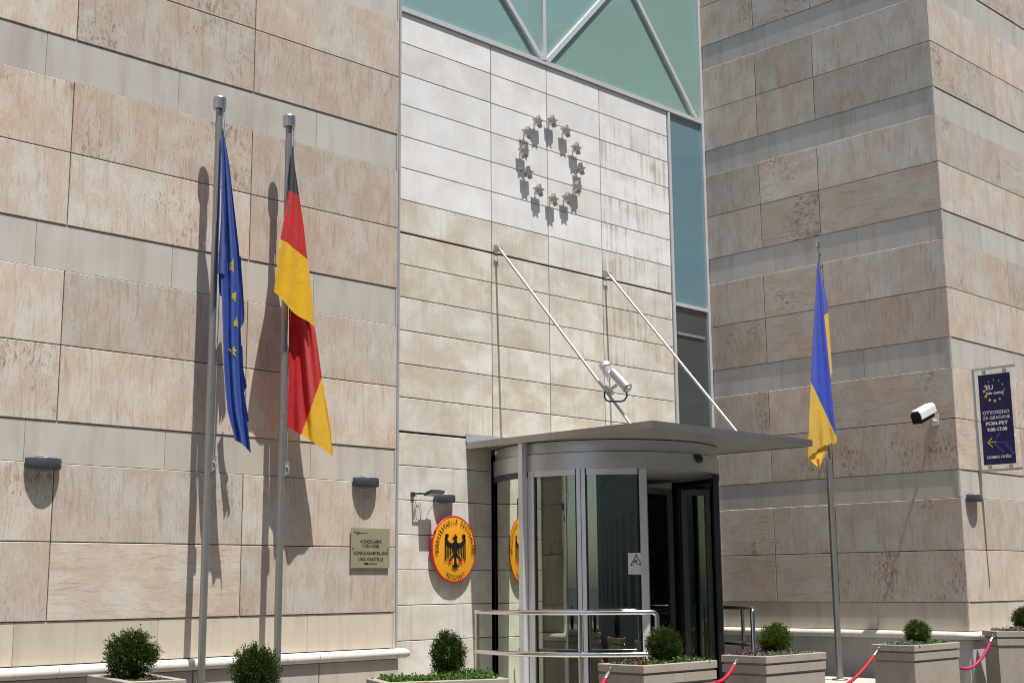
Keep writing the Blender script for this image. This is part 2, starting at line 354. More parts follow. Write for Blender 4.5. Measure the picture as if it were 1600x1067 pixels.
# ------------------------------------------------------------------ the embassy building
L = {'M6': 6.83, 'M5': 6.37, 'M4': 5.897, 'M3': 5.624, 'M2': 5.14, 'M1': 4.677, 'L0': 4.394, 'L1': 3.926, 'L2': 3.453, 'L3': 3.168, 'L4': 2.701, 'L5': 2.228,
     'L6': 1.940, 'L7': 1.470, 'L8': .999, 'L9': .746, 'L10': .274, 'L11': -.192, 'L12': -.445}
LV = ['M6', 'M5', 'M4', 'M3', 'M2', 'M1', 'L0', 'L1', 'L2', 'L3', 'L4', 'L5', 'L6', 'L7', 'L8', 'L9', 'L10', 'L11', 'L12']
BANDS = {('M4', 'M3'), ('M1', 'L0'), ('L2', 'L3'), ('L5', 'L6'), ('L8', 'L9'), ('L11', 'L12')}
def slab(mb, O, U, N, w0, w1, z0, z1, depth, mi, col, rot=False, gap=.0029, ch=.0034):
    """one cladding slab: front face at O + N*0, chamfered edges, sides running back"""
    w0 += gap; w1 -= gap; z0 += gap; z1 -= gap
    ou, ov = random.uniform(0, 60), random.uniform(0, 60)
    def P(w, z, n): return O + U * w + Vector((0, 0, z)) + N * n
    def T(w, z):
        a, b_ = w - w0, z - z0
        return (ou + b_, ov + a) if rot else (ou + a, ov + b_)
    q = [(w0 + ch, z0 + ch), (w1 - ch, z0 + ch), (w1 - ch, z1 - ch), (w0 + ch, z1 - ch)]
    e = [(w0, z0), (w1, z0), (w1, z1), (w0, z1)]
    mb.face([P(a, c_, 0) for a, c_ in q], mi, [T(a, c_) for a, c_ in q], col)
    for i in range(4):
        j = (i + 1) % 4
        mb.face([P(*e[i], -ch), P(*e[j], -ch), P(*q[j], 0), P(*q[i], 0)], mi, [T(*e[i]), T(*e[j]), T(*q[j]), T(*q[i])], col)
        mb.face([P(*e[i], -depth), P(*e[j], -depth), P(*e[j], -ch), P(*e[i], -ch)], mi, [T(*e[i]), T(*e[j]), T(*e[j]), T(*e[i])], col)
def rc(spots=None): return (random.random(), random.random(), random.random() ** 2 if spots is None else spots, 1)
def clad(mb, O, U, N, w0, w1, joints, bjoints, rot_odds=.12, special=None):
    for a, c_ in zip(LV[:-1], LV[1:]):
        band = (a, c_) in BANDS; z1, z0 = L[a] + EYE, L[c_] + EYE
        js = [w0] + [j for j in sorted(bjoints if band else joints) if w0 + .03 < j < w1 - .03] + [w1]
        for i in range(len(js) - 1):
            col = rc()
            if band: col = (col[0], {'L12': .95, 'L9': .38, 'L6': .12}.get(c_, .04), col[2], 1)
            rot = (not band) and random.random() < rot_odds
            if special and (c_, i) in special: col, rot = special[(c_, i)]
            if band: slab(mb, O - N * .007, U, N, js[i], js[i + 1], z0, z1, .02, 1, col, gap=.0010, ch=.0012)
            else: slab(mb, O, U, N, js[i], js[i + 1], z0, z1, .03, 0, col, rot)
bld = thing('embassy_building', (0, 0, 0), 'stone-clad embassy with pink and pale bands and a whiter recessed middle wall', 'building')
X, Y, Z = Vector((1, 0, 0)), Vector((0, 1, 0)), Vector((0, 0, 1))
YL, XL, XW, YR = -.866, -.741, 4.332, -2.746
# left block
mb = MB()
sp = {('L4', 5): (rc(.9), False), ('L4', 4): (rc(.8), False), ('M1', 5): (rc(.7), False), ('L1', 5): (rc(.7), False), ('L2', 5): (rc(.7), False), ('L11', 5): ((.75, .5, .3, 1), True), ('L2', 6): (rc(.1), False), ('L1', 6): (rc(.1), False)}
clad(mb, Vector((0, YL, 0)), X, -Y, -10.2, XL - .012, [-4.768, -3.426, -2.085, -6.11, -7.45, -8.8], [-3.62, -2.68, -1.53, -4.7, -5.9, -7.1, -8.3], .04, sp)
clad(mb, Vector((XL, 0, 0)), Y, X, YL, 0, [], [], 0)
for a, c_ in ((-10.2, -8.1), (-8.1, -6), (-6, -4.3), (-4.3, -2.44), (-2.44, -1.45), (-1.45, XL)): slab(mb, Vector((0, YL - .030, 0)), X, -Y, a, c_, 0, L['L12'] + EYE - .075, .05, 1, rc())
slab(mb, Vector((XL + .002, 0, 0)), Y, X, YL - .029, 0, 0, L['L12'] + EYE - .075, .03, 1, rc())
mb.box((-10.2, YL + .025, 0), (XL - .03, 4, 8.32), 2)
w = mb.build('wall', [M_PINK, M_BAND, M_JOINT], bld, fix=False); tag(w, 'sunlit wall of rosy slabs and grey bands left of the recess')
# right block
mb = MB()
spw = {('L11', 2): ((.35, .2, .85, 1), False), ('L8', 2): ((.2, .3, .8, 1), False), ('L7', 2): ((.2, .4, .6, 1), True), ('L11', 0): ((.5, .3, .1, 1), True), ('L11', 1): ((.6, .3, .1, 1), True),
       ('L4', 0): ((.4, .5, .3, 1), False), ('L7', 0): ((.3, .5, .4, 1), False)}
# the wing is measured from the recess (w = distance from the middle wall towards the street)
clad(mb, Vector((XW, 0, 0)), -Y, -X, 0, -YR, [.71, 1.425], [.86, 1.83], .22, spw)
slab(mb, Vector((XW - .030, 0, 0)), -Y, -X, 0, -YR, .003, L['L12'] + EYE - .075, .05, 1, rc())
clad(mb, Vector((0, YR, 0)), X, -Y, XW, 13.6, [5.64, 6.95, 8.26, 9.57, 10.9, 12.2], [5.13, 6.3, 7.5, 8.7, 9.9, 11.1, 12.3], .2, {('L11', 0): ((.8, .3, .3, 1), False), ('L8', 0): ((.7, .3, .2, 1), True)})
for a, c_ in ((XW - .029, 6.2), (6.2, 8), (8, 10), (10, 12), (12, 13.6)): slab(mb, Vector((0, YR - .030, 0)), X, -Y, a, c_, .003, L['L12'] + EYE - .075, .05, 1, rc())
mb.box((XW + .03, YR + .025, 0), (13.6, 4, 8.32), 2)
w = mb.build('wall', [M_PINK, M_BAND, M_JOINT], bld, fix=False); tag(w, 'projecting wing with its shaded side and sunlit corner, right of the window')
# middle wall
mb = MB(); K = [4.987 - .2859 * i for i in range(20)]; XR = 3.690
hole = (1.06, 2.63, 1.18)
for i in range(len(K)):
    z1 = K[i]; z0 = K[i + 1] if i + 1 < len(K) else -1.22
    thick1 = .012 if i in (7, 13) else .0
    js = [XL, 1.077, 1.83, 2.60, XR]
    for j in range(4):
        a, c_ = js[j], js[j + 1]
        # colour: white on top, yellowed lower down
        g = 0.0 if i < 4 else .12 if i < 6 else (.62 if i == 6 and j < 2 else .25 if i == 6 else .68 if i < 13 else .52)
        if j == 3 and i >= 6: g -= .15
        bs = .9 if j == 3 and 1 <= i <= 9 else .10 if i < 6 else .35
        col = (random.random(), max(0, g + random.uniform(-.14, .16)), bs, 1)
        if z0 + .1 < hole[2] and a < hole[1] and c_ > hole[0]:
            if z1 > hole[2] + .02:
                slab(mb, Vector(), X, -Y, max(a, hole[0]), c_, hole[2] + EYE, z1 + EYE - thick1, .03, 0, col)
            elif a >= hole[0] and c_ <= hole[1]: pass
            if z1 <= hole[2] + .3:
                if a < hole[0] - .05: slab(mb, Vector(), X, -Y, a, hole[0], z0 + EYE, min(z1, 9) + EYE - thick1, .03, 0, col)
            continue
        slab(mb, Vector(), X, -Y, a, c_, z0 + EYE, z1 + EYE - thick1, .03, 0, col, gap=.0038)
mb.box((XL, .024, 0), (1.05, .2, 5.0 + EYE), 1); mb.box((2.64, .024, 0), (XR + .006, .2, 5.0 + EYE), 1); mb.box((1.05, .024, 1.19 + EYE), (2.64, .2, 5.0 + EYE), 1)
w = mb.build('wall', [M_WHITE, M_JOINT], bld, fix=False); tag(w, 'recessed middle wall of pale courses, white on top and yellowed below')
mb = MB(); mb.box((XL, .201, 0), (XW, 4, 8.32)); 
# mouldings: three runs of half-round
def half_round(pts, name, r=.035):
    m_ = MB(); zt = L['L12'] + EYE - .004 - r
    prof = [(.0, r)] + [(.038 + r * math.cos(R(a)), r * math.sin(R(a))) for a in range(80, -91, -10)] + [(.0, -r)]
    n = len(prof); P = []
    for i, p in enumerate(pts):
        p = Vector(p)
        nrm = []
        if i > 0: d = (p - Vector(pts[i - 1])).normalized(); nrm.append(Vector((d.y, -d.x)))
        if i < len(pts) - 1: d = (Vector(pts[i + 1]) - p).normalized(); nrm.append(Vector((d.y, -d.x)))
        k = nrm[0] if len(nrm) == 1 else (nrm[0] + nrm[1]) / (1 + nrm[0].dot(nrm[1]))
        for a, z in prof: P.append((p.x + k.x * a, p.y + k.y * a, zt + z))
    F_ = [(i * n + j, i * n + j + 1, (i + 1) * n + j + 1, (i + 1) * n + j) for i in range(len(pts) - 1) for j in range(n - 1)]
    m_.ind(P, F_, 0, True)
    m_.ind(P[:n], [tuple(range(n))]); m_.ind(P[-n:], [tuple(range(n))])
    return m_.build(name, M_MOULD, bld)
seg = [-10.2, -8, -6.3, -4.6, -3.36, -2.415, -1.47, XL]
for a, c_ in zip(seg[:-2], seg[1:-1]): half_round([(a, YL), (c_ - .003, YL)], 'moulding')
half_round([(-1.47, YL), (XL, YL), (XL, 0)], 'moulding')
for a, c_ in ((0, .72), (.72, 1.5)): half_round([(XW, -a), (XW, -c_ + .003)], 'moulding')
half_round([(XW, -1.5), (XW, YR + .11)], 'moulding'); half_round([(XW, YR + .107), (XW, YR), (XW + .12, YR)], 'moulding')
for a, c_ in ((XW + .123, 6.2), (6.2, 8.5), (8.5, 13.6)): half_round([(a, YR), (c_ - .003, YR)], 'moulding')
# steel corner trim on the left block
mb = MB(); mb.box((XL - .012, YL - .008, 0), (XL + .006, YL + .03, 8.3)); mb.build('corner_trim', M_TRIM, bld)
# curtain window
win = MB()
ZT = 5.0 + EYE; bar = .034
win.box((XR + .006, -.016, 0), (XR + .04, .06, ZT - .02)); win.box((XW - .045, -.018, 0), (XW - .004, .06, 8.3))
win.box((XR + .04, -.014, 2.865 + EYE), (XW - .045, .06, 2.90 + EYE)); win.box((XL, -.020, ZT - .012), (XW - .045, .07, ZT + .03))
wf = win.build('window_frame', M_ALU, bld)
def barp(m_, p, q, w=.024, d0=-.022, d1=.02):
    p, q = Vector(p), Vector(q); d = (q - p).normalized(); n = Vector((-d.z, 0, d.x))
    m_.prism([(0, -w), ((q - p).length, -w), ((q - p).length, w), (0, w)], Vector((p.x, d0, p.z)), d, n, Vector((0, d1 - d0, 0)))
m_ = MB(); m_.box((1.768, -.026, ZT + .03), (1.812, .02, 8.3)); m_.build('mullion', M_ALU, bld)
z5 = 5.03 + EYE
for p, q in (((1.765, 0, z5), (.75, 0, z5 + 1.0)), ((1.83, 0, z5), (3.34, 0, z5 + 1.62)), ((4.20, 0, z5 - .01), (2.94, 0, z5 + 1.42))):
    m_ = MB(); barp(m_, p, q); m_.build('mullion', M_ALU, bld)
g = MB(); g.box((XL, .012, ZT + .03), (1.768, .03, 8.32)); g.box((1.812, .012, ZT + .03), (XW - .045, .03, 8.32)); tag(g.build('window_pane', M_TEAL, bld), 'teal glass wall above the pale courses')
g = MB(); g.box((XR + .04, .012, 2.90 + EYE), (XW - .045, .03, ZT - .012)); tag(g.build('window_pane', M_BLUE, bld), 'tall blue pane beside the shaded wing')
g = MB(); g.box((XR + .04, .012, .003), (XW - .045, .03, 2.865 + EYE)); g.box((XR + .07, -.002, 2.56 + EYE), (XW - .10, .011, 2.59 + EYE), 1)
tag(g.build('window_pane', [M_DKGL, M_LITE], bld), 'dark lower pane beside the shaded wing')
# metal flashing over the canopy
mb = MB(); mb.box((.745, -.012, 1.225 + EYE), (2.93, -.002, 1.298 + EYE)); mb.build('flashing', M_TRIM, bld)
# lobby behind the door
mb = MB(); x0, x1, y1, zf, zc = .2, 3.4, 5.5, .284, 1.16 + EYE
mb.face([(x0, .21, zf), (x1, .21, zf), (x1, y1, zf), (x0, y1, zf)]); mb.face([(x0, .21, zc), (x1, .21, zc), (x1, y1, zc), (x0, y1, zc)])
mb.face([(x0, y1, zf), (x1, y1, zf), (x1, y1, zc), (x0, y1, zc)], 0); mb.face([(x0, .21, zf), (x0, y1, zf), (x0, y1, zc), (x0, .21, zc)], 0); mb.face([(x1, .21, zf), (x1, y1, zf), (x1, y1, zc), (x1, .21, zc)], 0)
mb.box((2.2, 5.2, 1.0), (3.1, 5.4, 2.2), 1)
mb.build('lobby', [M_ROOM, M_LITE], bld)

# ------------------------------------------------------------------ canopy
CX0, CX1, CY, CB, CT = .752, 2.935, -2.105, 1.165 + EYE, 1.222 + EYE
can = thing('entrance_canopy', ((CX0 + CX1) / 2, -1, CB), 'flat grey aluminium canopy over the revolving door', 'canopy')
mb = MB(); mb.box((CX0 + .008, CY + .008, CB + .006), (CX1 - .008, -.004, CT - .003)); mb.build('canopy_slab', M_SOFF, can)
mb = MB(); e = .0075
mb.box((CX0, CY, CB), (CX1, CY + e, CT)); mb.build('fascia', M_CAN, can)
mb = MB()
for a, c_ in ((CY + e + .001, -1.02), (-1.017, -.33), (-.327, -.004)): mb.box((CX0, a, CB), (CX0 + e, c_, CT))
mb.build('fascia', M_CAN, can)
mb = MB(); mb.box((CX1 - e, CY + e + .001, CB), (CX1, -.004, CT)); mb.build('fascia', M_CAN, can)
mb = MB(); mb.box((CX0 + .03, -.66, .284), (CX0 + .083, -.61, CB + .004)); mb.build('post', M_ALU, can)
for xr in (1.123, 2.632):
    mb = MB(); p0 = Vector((xr, -.05, 3.018 + EYE)); p1 = Vector((xr, -1.60, CT + .01))
    mb.tube([p0, p1], .0125, 16)
    rd = mb.build('tie_rod', M_ROD, can)
    mb = MB(); mb.box((xr - .02, -.006, 2.975 + EYE), (xr + .02, -.001, 3.06 + EYE)); mb.box((xr - .025, -.065, 3.0 + EYE), (xr - .021, -.006, 3.035 + EYE)); mb.box((xr + .021, -.065, 3.0 + EYE), (xr + .025, -.006, 3.035 + EYE))
    mb.tube([(xr - .03, -.05, 3.018 + EYE), (xr + .03, -.05, 3.018 + EYE)], .009, 8); mb.build('bracket', M_GREY, rd)
    mb = MB(); mb.box((xr - .02, -1.64, CT), (xr + .02, -1.56, CT + .025)); mb.build('bracket', M_GREY, rd)

# ------------------------------------------------------------------ revolving door
DC = (1.845, -.65); DR = 1.0
door = thing('revolving_door', (DC[0], DC[1], .284), 'glass revolving door in a round grey drum under the canopy', 'revolving door')
zf = .284; zb = .930 + EYE
def ring(name, r, z0, z1, mat, a0=0, a1=360, t=.03, parent=door, n=96):
    m_ = MB(); pf = [(r - t, z0), (r, z0), (r, z1), (r - t, z1), (r - t, z0)]
    for i in range(4): m_.lathe((DC[0], DC[1], 0), pf[i:i + 2], n, 0, a0, a1, smooth=(i % 2 == 1))
    if a1 - a0 < 360:
        for a in (a0, a1):
            c_, s_ = math.cos(R(a)), math.sin(R(a)); m_.ind([(DC[0] + c_ * q, DC[1] + s_ * q, z) for q, z in ((r - t, z0), (r, z0), (r, z1), (r - t, z1))], [(0, 1, 2, 3)])
    return m_.build(name, mat, parent)
ring('drum_fascia', DR + .004, zb, 1.066 + EYE, M_DRUM, 0, 360, .04)
ring('drum_cornice', DR - .012, 1.072 + EYE, CB - .002, M_DRUM, 0, 360, .04)
m_ = MB(); m_.lathe((DC[0], DC[1], 0), [(.001, zb + .03), (DR - .04, zb + .03)], 64, smooth=False); m_.build('drum_ceiling', M_CEIL, door)
m_ = MB(); m_.lathe((DC[0], DC[1], 0), [(.001, zf + .004), (DR - .02, zf + .004)], 64, smooth=False); m_.build('floor_mat', M_DARKG, door)
A_L0, A_M, A_L1 = 131, 209.5, 239.5     # left curved wall: wall end, middle mullion, entrance edge
for a0, a1 in ((A_L0 + 2, 181), (184.5, A_M - 2.1), (A_M + 2.1, A_L1 - 2.4)):
    g = ring('glass_panel', DR - .012, zf + .06, zb - .05, M_GLASS, a0, a1, .010, n=40)
for a0, a1 in ((-58, -3), (1, 46)): ring('glass_panel', DR - .012, zf + .06, zb - .05, M_GLASSD, a0, a1, .010, n=40)
for a0, a1, mat in ((A_L0, A_L0 + 2, M_DARKG), (181, 184.5, M_ALU), (A_M - 2.1, A_M - .15, M_ALU), (A_M + .15, A_M + 2.1, M_ALU), (A_L1 - 2.4, A_L1 + 1.2, M_ALU), (-61, -58, M_DARKM), (-3, 1, M_DARKM), (46, 49, M_DARKM)):
    ring('stile', DR + .004 if mat is M_ALU else DR - .002, zf, zb - .001, mat, a0, a1, .045, n=5)
for a0, a1, mat in ((184.6, A_M - 2.6, M_ALU), (A_M + 2.8, A_L1 - 3.1, M_ALU), (A_L0 + 2.1, 180.9, M_DARKG), (-57.9, -3.1, M_DARKM)):
    ring('rail', DR + .002, zb - .05, zb - .001, mat, a0, a1, .04, n=24); ring('rail', DR + .002, zf + .005, zf + .06, mat, a0, a1, .04, n=24)
# dark gaskets beside the mullion
for a in (A_M + 2.5, A_M - 2.5, 185.2, A_L1 - 2.8): ring('gasket', DR - .004, zf + .06, zb - .05, M_DARKM, a - .35, a + .35, .02, n=2)
# turning leaves
def leaf(ang):
    c_, s_ = math.cos(R(ang)), math.sin(R(ang)); U = Vector((c_, s_, 0)); W = Vector((-s_, c_, 0)); O = Vector((DC[0], DC[1], 0))
    def bx(m2, a, b_, z0, z1, t=.022): m2.prism([(a, z0), (b_, z0), (b_, z1), (a, z1)], O - W * t, U, Z, W * 2 * t)
    lf = MB(); r0, r1, z0, z1 = .05, .93, zf + .02, zb - .06
    bx(lf, r0, r0 + .05, z0, z1); bx(lf, r1 - .06, r1, z0, z1); bx(lf, r0 + .05, r1 - .06, z1 - .06, z1); bx(lf, r0 + .05, r1 - .06, z0, z0 + .1)
    o = lf.build('door_leaf', M_LEAFM, door)
    g2 = MB(); bx(g2, r0 + .05, r1 - .06, z0 + .1, z1 - .06, .005); g3 = g2.build('leaf_glass', M_GLASSD, o)
    h = MB()
    for sgn in (1, -1): h.tube([O + U * .2 + W * .06 * sgn + Z * (zf + .95), O + U * .8 + W * .06 * sgn + Z * (zf + .95)], .012, 8)
    h.build('push_bar', M_CHROME, o)
for a in (1, 121, 241.5): leaf(a)
m_ = MB(); m_.lathe((DC[0], DC[1], 0), [(.04, zf), (.04, zb)], 16); m_.build('centre_shaft', M_DARKM, door)
# little dome sensor on the drum
m_ = MB(); p = Vector((DC[0] + (DR + .008) * math.cos(R(-88)), DC[1] + (DR + .008) * math.sin(R(-88)), 1.030 + EYE))
m_.box(p + Vector((-.045, -.012, 0)), p + Vector((.045, .004, .03))); m_.lathe(p + Vector((0, -.012, 0)), [(.036 * math.cos(R(a)), .042 * math.sin(R(a))) for a in range(-90, 1, 15)], 16)
m_.build('dome_sensor', M_DARKM, door)

# ------------------------------------------------------------------ letters
def text_mesh(mb, txt, O, U, V, size, mi=0, sx=1.0, align='CENTER', off=0.0, depth=.0012):
    cu = bpy.data.curves.new('t', 'FONT'); cu.body = txt; cu.size = 1; cu.align_x = align; cu.align_y = 'CENTER' if False else 'TOP_BASELINE'; cu.extrude = 0; cu.offset = min(off, .004); cu.resolution_u = 3
    ob = bpy.data.objects.new('t', cu); COL.objects.link(ob); dg = bpy.context.evaluated_depsgraph_get(); dg.update()
    me = bpy.data.meshes.new_from_object(ob.evaluated_get(dg))
    N = U.cross(V)
    for k_, sh in enumerate((0,) if off < .003 else (-off * .9, off * .9, 0)):
        P = [O + U * ((v.co.x + sh) * size * sx) + V * ((v.co.y + (off * .5 if k_ == 2 else 0)) * size) + N * (depth + .0001 * k_) for v in me.vertices]
        mb.ind(P, [tuple(p.vertices) for p in me.polygons], mi)
    bpy.data.objects.remove(ob); bpy.data.curves.remove(cu); bpy.data.meshes.remove(me)
def star_poly(r, r2=.4, rot=0): return [((r if i % 2 == 0 else r * r2) * math.sin(math.pi * i / 5 + rot), (r if i % 2 == 0 else r * r2) * math.cos(math.pi * i / 5 + rot)) for i in range(10)]
def flat_poly(mb, poly, O, U, V, n=.001, mi=0):
    N = U.cross(V).normalized(); mb.ind([O + U * x + V * y + N * n for x, y in poly], [tuple(range(len(poly)))], mi)
def stroke(mb, p, q, w, O, U, V, n=.001, mi=0):
    p, q = Vector(p), Vector(q); d = (q - p).normalized(); k = Vector((-d.y, d.x)) * w / 2
    flat_poly(mb, [tuple(p - k), tuple(q - k), tuple(q + k), tuple(p + k)], O, U, V, n, mi)
# surfaces facing -Y: U = +X, V = +Z, normal U x V = -Y
# ------------------------------------------------------------------ emblem plaque
EC = Vector((.562, -.054, .300 + EYE)); ea, eb = .250, .281
em = thing('emblem_plaque', tuple(EC), 'oval yellow embassy plaque with black eagle and red rim beside the door', 'plaque')
def oval(a, b_, n=72): return [(a * math.cos(2 * math.pi * i / n), b_ * math.sin(2 * math.pi * i / n)) for i in range(n)]
mb = MB(); n = 72
rings = [(1.0, 0.012), (1.0, .001), (.990, -.004), (.970, -.005), (.955, -.002)]
P = [EC + Vector((x * k, y, z * k)) for k, y in rings for x, z in oval(ea, eb)]
mb.ind(P, [(j * n + i, j * n + (i + 1) % n, (j + 1) * n + (i + 1) % n, (j + 1) * n + i) for j in range(len(rings) - 1) for i in range(n)], 0, True)
mb.ind(P[:n], [tuple(range(n))]); mb.build('rim', M_RED, em)
mb = MB(); P = [EC + Vector((0, -.016, 0))] + [EC + Vector((x * k, -.002 - .014 * (1 - k * k / .912), z * k)) for k in (.3, .6, .8, .955) for x, z in oval(ea, eb)]
F_ = [(0, 1 + (i + 1) % n, 1 + i) for i in range(n)] + [(1 + j * n + i, 1 + j * n + (i + 1) % n, 1 + (j + 1) * n + (i + 1) % n, 1 + (j + 1) * n + i) for j in range(3) for i in range(n)]
mb.ind(P, F_, 0, True); em_face = mb.build('face', M_YEL, em)
EF = EC + Vector((0, -.017, 0))
mb = MB()
def arc_text(txt, k, a0, a1, size, inward=True):
    m2 = len(txt)
    pts = []
    # equal spacing by arc length
    N = 400; S = [0]; A = [a0 + (a1 - a0) * i / N for i in range(N + 1)]
    for i in range(N):
        p = (ea * k * math.cos(R(A[i])), eb * k * math.sin(R(A[i]))); q = (ea * k * math.cos(R(A[i + 1])), eb * k * math.sin(R(A[i + 1])))
        S.append(S[-1] + math.dist(p, q))
    for i, ch in enumerate(txt):
        t = S[-1] * (i + .5) / m2; j = next(q for q in range(N + 1) if S[q] >= t); a = A[j]
        p = Vector((ea * k * math.cos(R(a)), 0, eb * k * math.sin(R(a))))
        tg = Vector((-ea * math.sin(R(a)), 0, eb * math.cos(R(a)))).normalized()
        if a1 < a0: tg = -tg
        V_ = tg.cross(Vector((0, 1, 0))); V_ = -V_ if False else Vector((-tg.z, 0, tg.x))
        yy = .004
        text_mesh(mb, ch, EF + p + Vector((0, yy, 0)), tg, V_, size, 0, .62, 'CENTER', .03, .004)
arc_text('BUNDESREPUBLIK DEUTSCHLAND', .752, 191, -11, .056)
arc_text('BOTSCHAFT', .905, 240, 300, .050)
mb.build('lettering', M_BLK, em_face)
mb = MB(); SC = .245; O = EF + Vector((-.002, 0, -.010)); U, V = X * SC * 1.0, Z * SC * 1.08
def sym(poly, mi=0, n=.004):
    flat_poly(mb, poly, O, U, V, 0, mi); flat_poly(mb, [(-x, y) for x, y in poly][::-1], O, U, V, 0, mi)
class _o: pass
def fl(poly, mi=0):
    A = [O + U * x + V * y + Vector((0, -.003, 0)) for x, y in poly]; mb.ind(A, [tuple(range(len(A)))], mi)
def fsym(poly, mi=0): fl(poly, mi); fl([(-x, y) for x, y in poly][::-1], mi)
for i in range(4):  # wing arm as a curved band
    pa = [(-.47, .48), (-.47, .33), (-.40, .20), (-.27, .10), (-.09, .07)]; pb = [(-.43, .50), (-.38, .36), (-.30, .27), (-.20, .22), (-.07, .24)]
    fsym([pa[i], pa[i + 1], pb[i + 1], pb[i]])
fsym([(-.39 + .085 * math.cos(R(a)), .455 + .06 * math.sin(R(a))) for a in range(0, 360, 30)])
for x_, t_, bt in ((-.455, .36, -.36), (-.375, .20, -.30), (-.295, .14, -.25), (-.215, .12, -.19), (-.14, .1, -.12)):
    fsym([(x_ - .024, t_), (x_ - .024, bt), (x_ + .020, bt + .05), (x_ + .020, t_)])
fsym([(0, .36), (-.06, .34), (-.10, .22), (-.105, .02), (-.075, -.16), (-.035, -.26), (0, -.26)])
fl([(.02 + .075 * math.cos(R(a)), .41 + .065 * math.sin(R(a))) for a in range(0, 360, 30)])
fl([(-.02, .44), (-.11, .40), (-.12, .36), (-.02, .37)])
fsym([(0, -.24), (-.045, -.26), (-.055, -.40), (-.10, -.47), (-.17, -.49), (-.14, -.55), (-.07, -.54), (0, -.60)])
fsym([(-.06, -.08), (-.20, -.22), (-.26, -.25), (-.22, -.30), (-.14, -.25), (-.04, -.17)])
mb.build('eagle', M_BLK, em_face)
mb = MB()
for a in (200, 245, 285, 330): 
    for sg in (1, -1):
        c0 = Vector((sg * -.25, -.30)); d = Vector((math.cos(R(a)) * sg, math.sin(R(a)))) * .14; d2 = Vector((-d.y, d.x)).normalized() * .018
        fl([tuple(c0 - d2), tuple(c0 + d - d2), tuple(c0 + d + d2), tuple(c0 + d2)])
for sg in (1, -1): fl([(sg * -.25 + .035 * math.cos(R(a)), -.30 + .035 * math.sin(R(a))) for a in range(0, 360, 45)]); stroke_c = None
fl([(-.07, .46), (-.03, .52), (.03, .50), (.02, .47), (-.05, .44)]); fl([(-.10, .405), (-.17, .43), (-.16, .38), (-.10, .375)]); fl([(-.11, .37), (-.15, .34), (-.08, .35)])
mb.build('claws', M_RED, em_face)
mb = MB()
for x_, z_ in ((-.12, .1), (.12, .1), (0, -.15)): mb.tube([(EC.x + x_, -.001, EC.z + z_), (EC.x + x_, -.025, EC.z + z_)], .008, 8)
mb.build('spacer', M_GREY, em)

# ------------------------------------------------------------------ brass plate
bp = thing('brass_sign', (-1.0, YL, .27 + EYE), 'square dull brass plate with black consular lettering on the left wall', 'sign')
x0, x1, z0, z1 = -1.180, -.826, .126 + EYE, .408 + EYE; yb = YL - .020
mb = MB(); mb.box((x0, yb, z0), (x1, yb + .006, z1)); bp_pl = mb.build('plate', M_BRASS, bp)
mb = MB(); cx = (x0 + x1) / 2 + .003; O = lambda z: Vector((cx, yb, z1 - z))
for t_, z_, s_, q in (('KONZULARNI', .105, .034, .78), ('I VIZA ODJEL', .137, .034, .72), ('KONSULARABTEILUNG', .188, .034, .78), ('UND VISASTELLE', .231, .034, .78)):
    text_mesh(mb, t_, O(z_), X, Z, s_, 0, q * 1.14, 'CENTER', .014)
for i, (a, w_) in enumerate(((.026, .03), (.034, .105), (.042, .028))): mb.box((x0 + .045, yb - .0012, z1 - a - .0022), (x0 + .045 + w_, yb - .0006, z1 - a))
mb.box((x0 + .026, yb - .0012, z1 - .034), (x0 + .038, yb - .0006, z1 - .024))
mb.box((cx - .03, yb - .0014, z1 - .254), (cx + .055, yb - .0007, z1 - .249)); flat_poly(mb, [(-.075, 0), (-.03, -.009), (-.03, .009)], O(.2515), X, Z, .0012)
for x_ in (x0 + .016, x1 - .016): mb.lathe((x_, yb, z1 - .145), [(.0045, .0), (.0045, .004), (.0, .004)], 10, axis=Matrix.Rotation(R(90), 3, 'X'))
mb.build('lettering', M_BLK, bp_pl)
mb = MB()
for x_ in (x0 + .016, x1 - .016): mb.tube([(x_, yb + .0062, z1 - .145), (x_, YL + .001, z1 - .145)], .006, 8)
mb.build('spacer', M_GREY, bp)

# ------------------------------------------------------------------ ring of twelve stars
RC = Vector((1.843, 0, 4.015 + EYE)); RR = .394
words = ['topmost', 'first to the right of the topmost', 'second to the right of the topmost', 'rightmost', 'just below the rightmost', 'lower right, next to the bottom one', 'bottom', 'just left of the bottom one', 'lower left, second from the bottom one', 'leftmost', 'just above the leftmost', 'first to the left of the topmost']
first = None
def build_star(a):
    p = RC + Vector((RR * math.sin(R(a)), 0, RR * math.cos(R(a))))
    t = thing('wall_star', tuple(p), 'x', 'star', 'ring of metal stars on the pale wall')
    mb = MB(); tilt = R(12)
    U_ = Vector((math.cos(tilt), math.sin(tilt) * 0, 0)); 
    mb.prism(star_poly(.064, .37, 0), p + Vector((0, -.082, 0)), X, Z, Vector((0, .050, 0))); mb.build('star_body', M_STAR, t)
    mb = MB(); mb.tube([p + Vector((0, -.001, -.0)), p + Vector((0, -.028, 0))], .006, 8); mb.build('pin', M_GREY, t)
    return t
s0 = build_star(0); s0['label'] = 'metal star on the pale wall, topmost of the ring of twelve'
for k in range(1, 12):
    a = k * 30; off = Vector((RR * math.sin(R(a)), 0, RR * (math.cos(R(a)) - 1)))
    copy_tree(s0, off, 0, 'metal star on the pale wall, at the %d o\'clock place of the ring' % k)

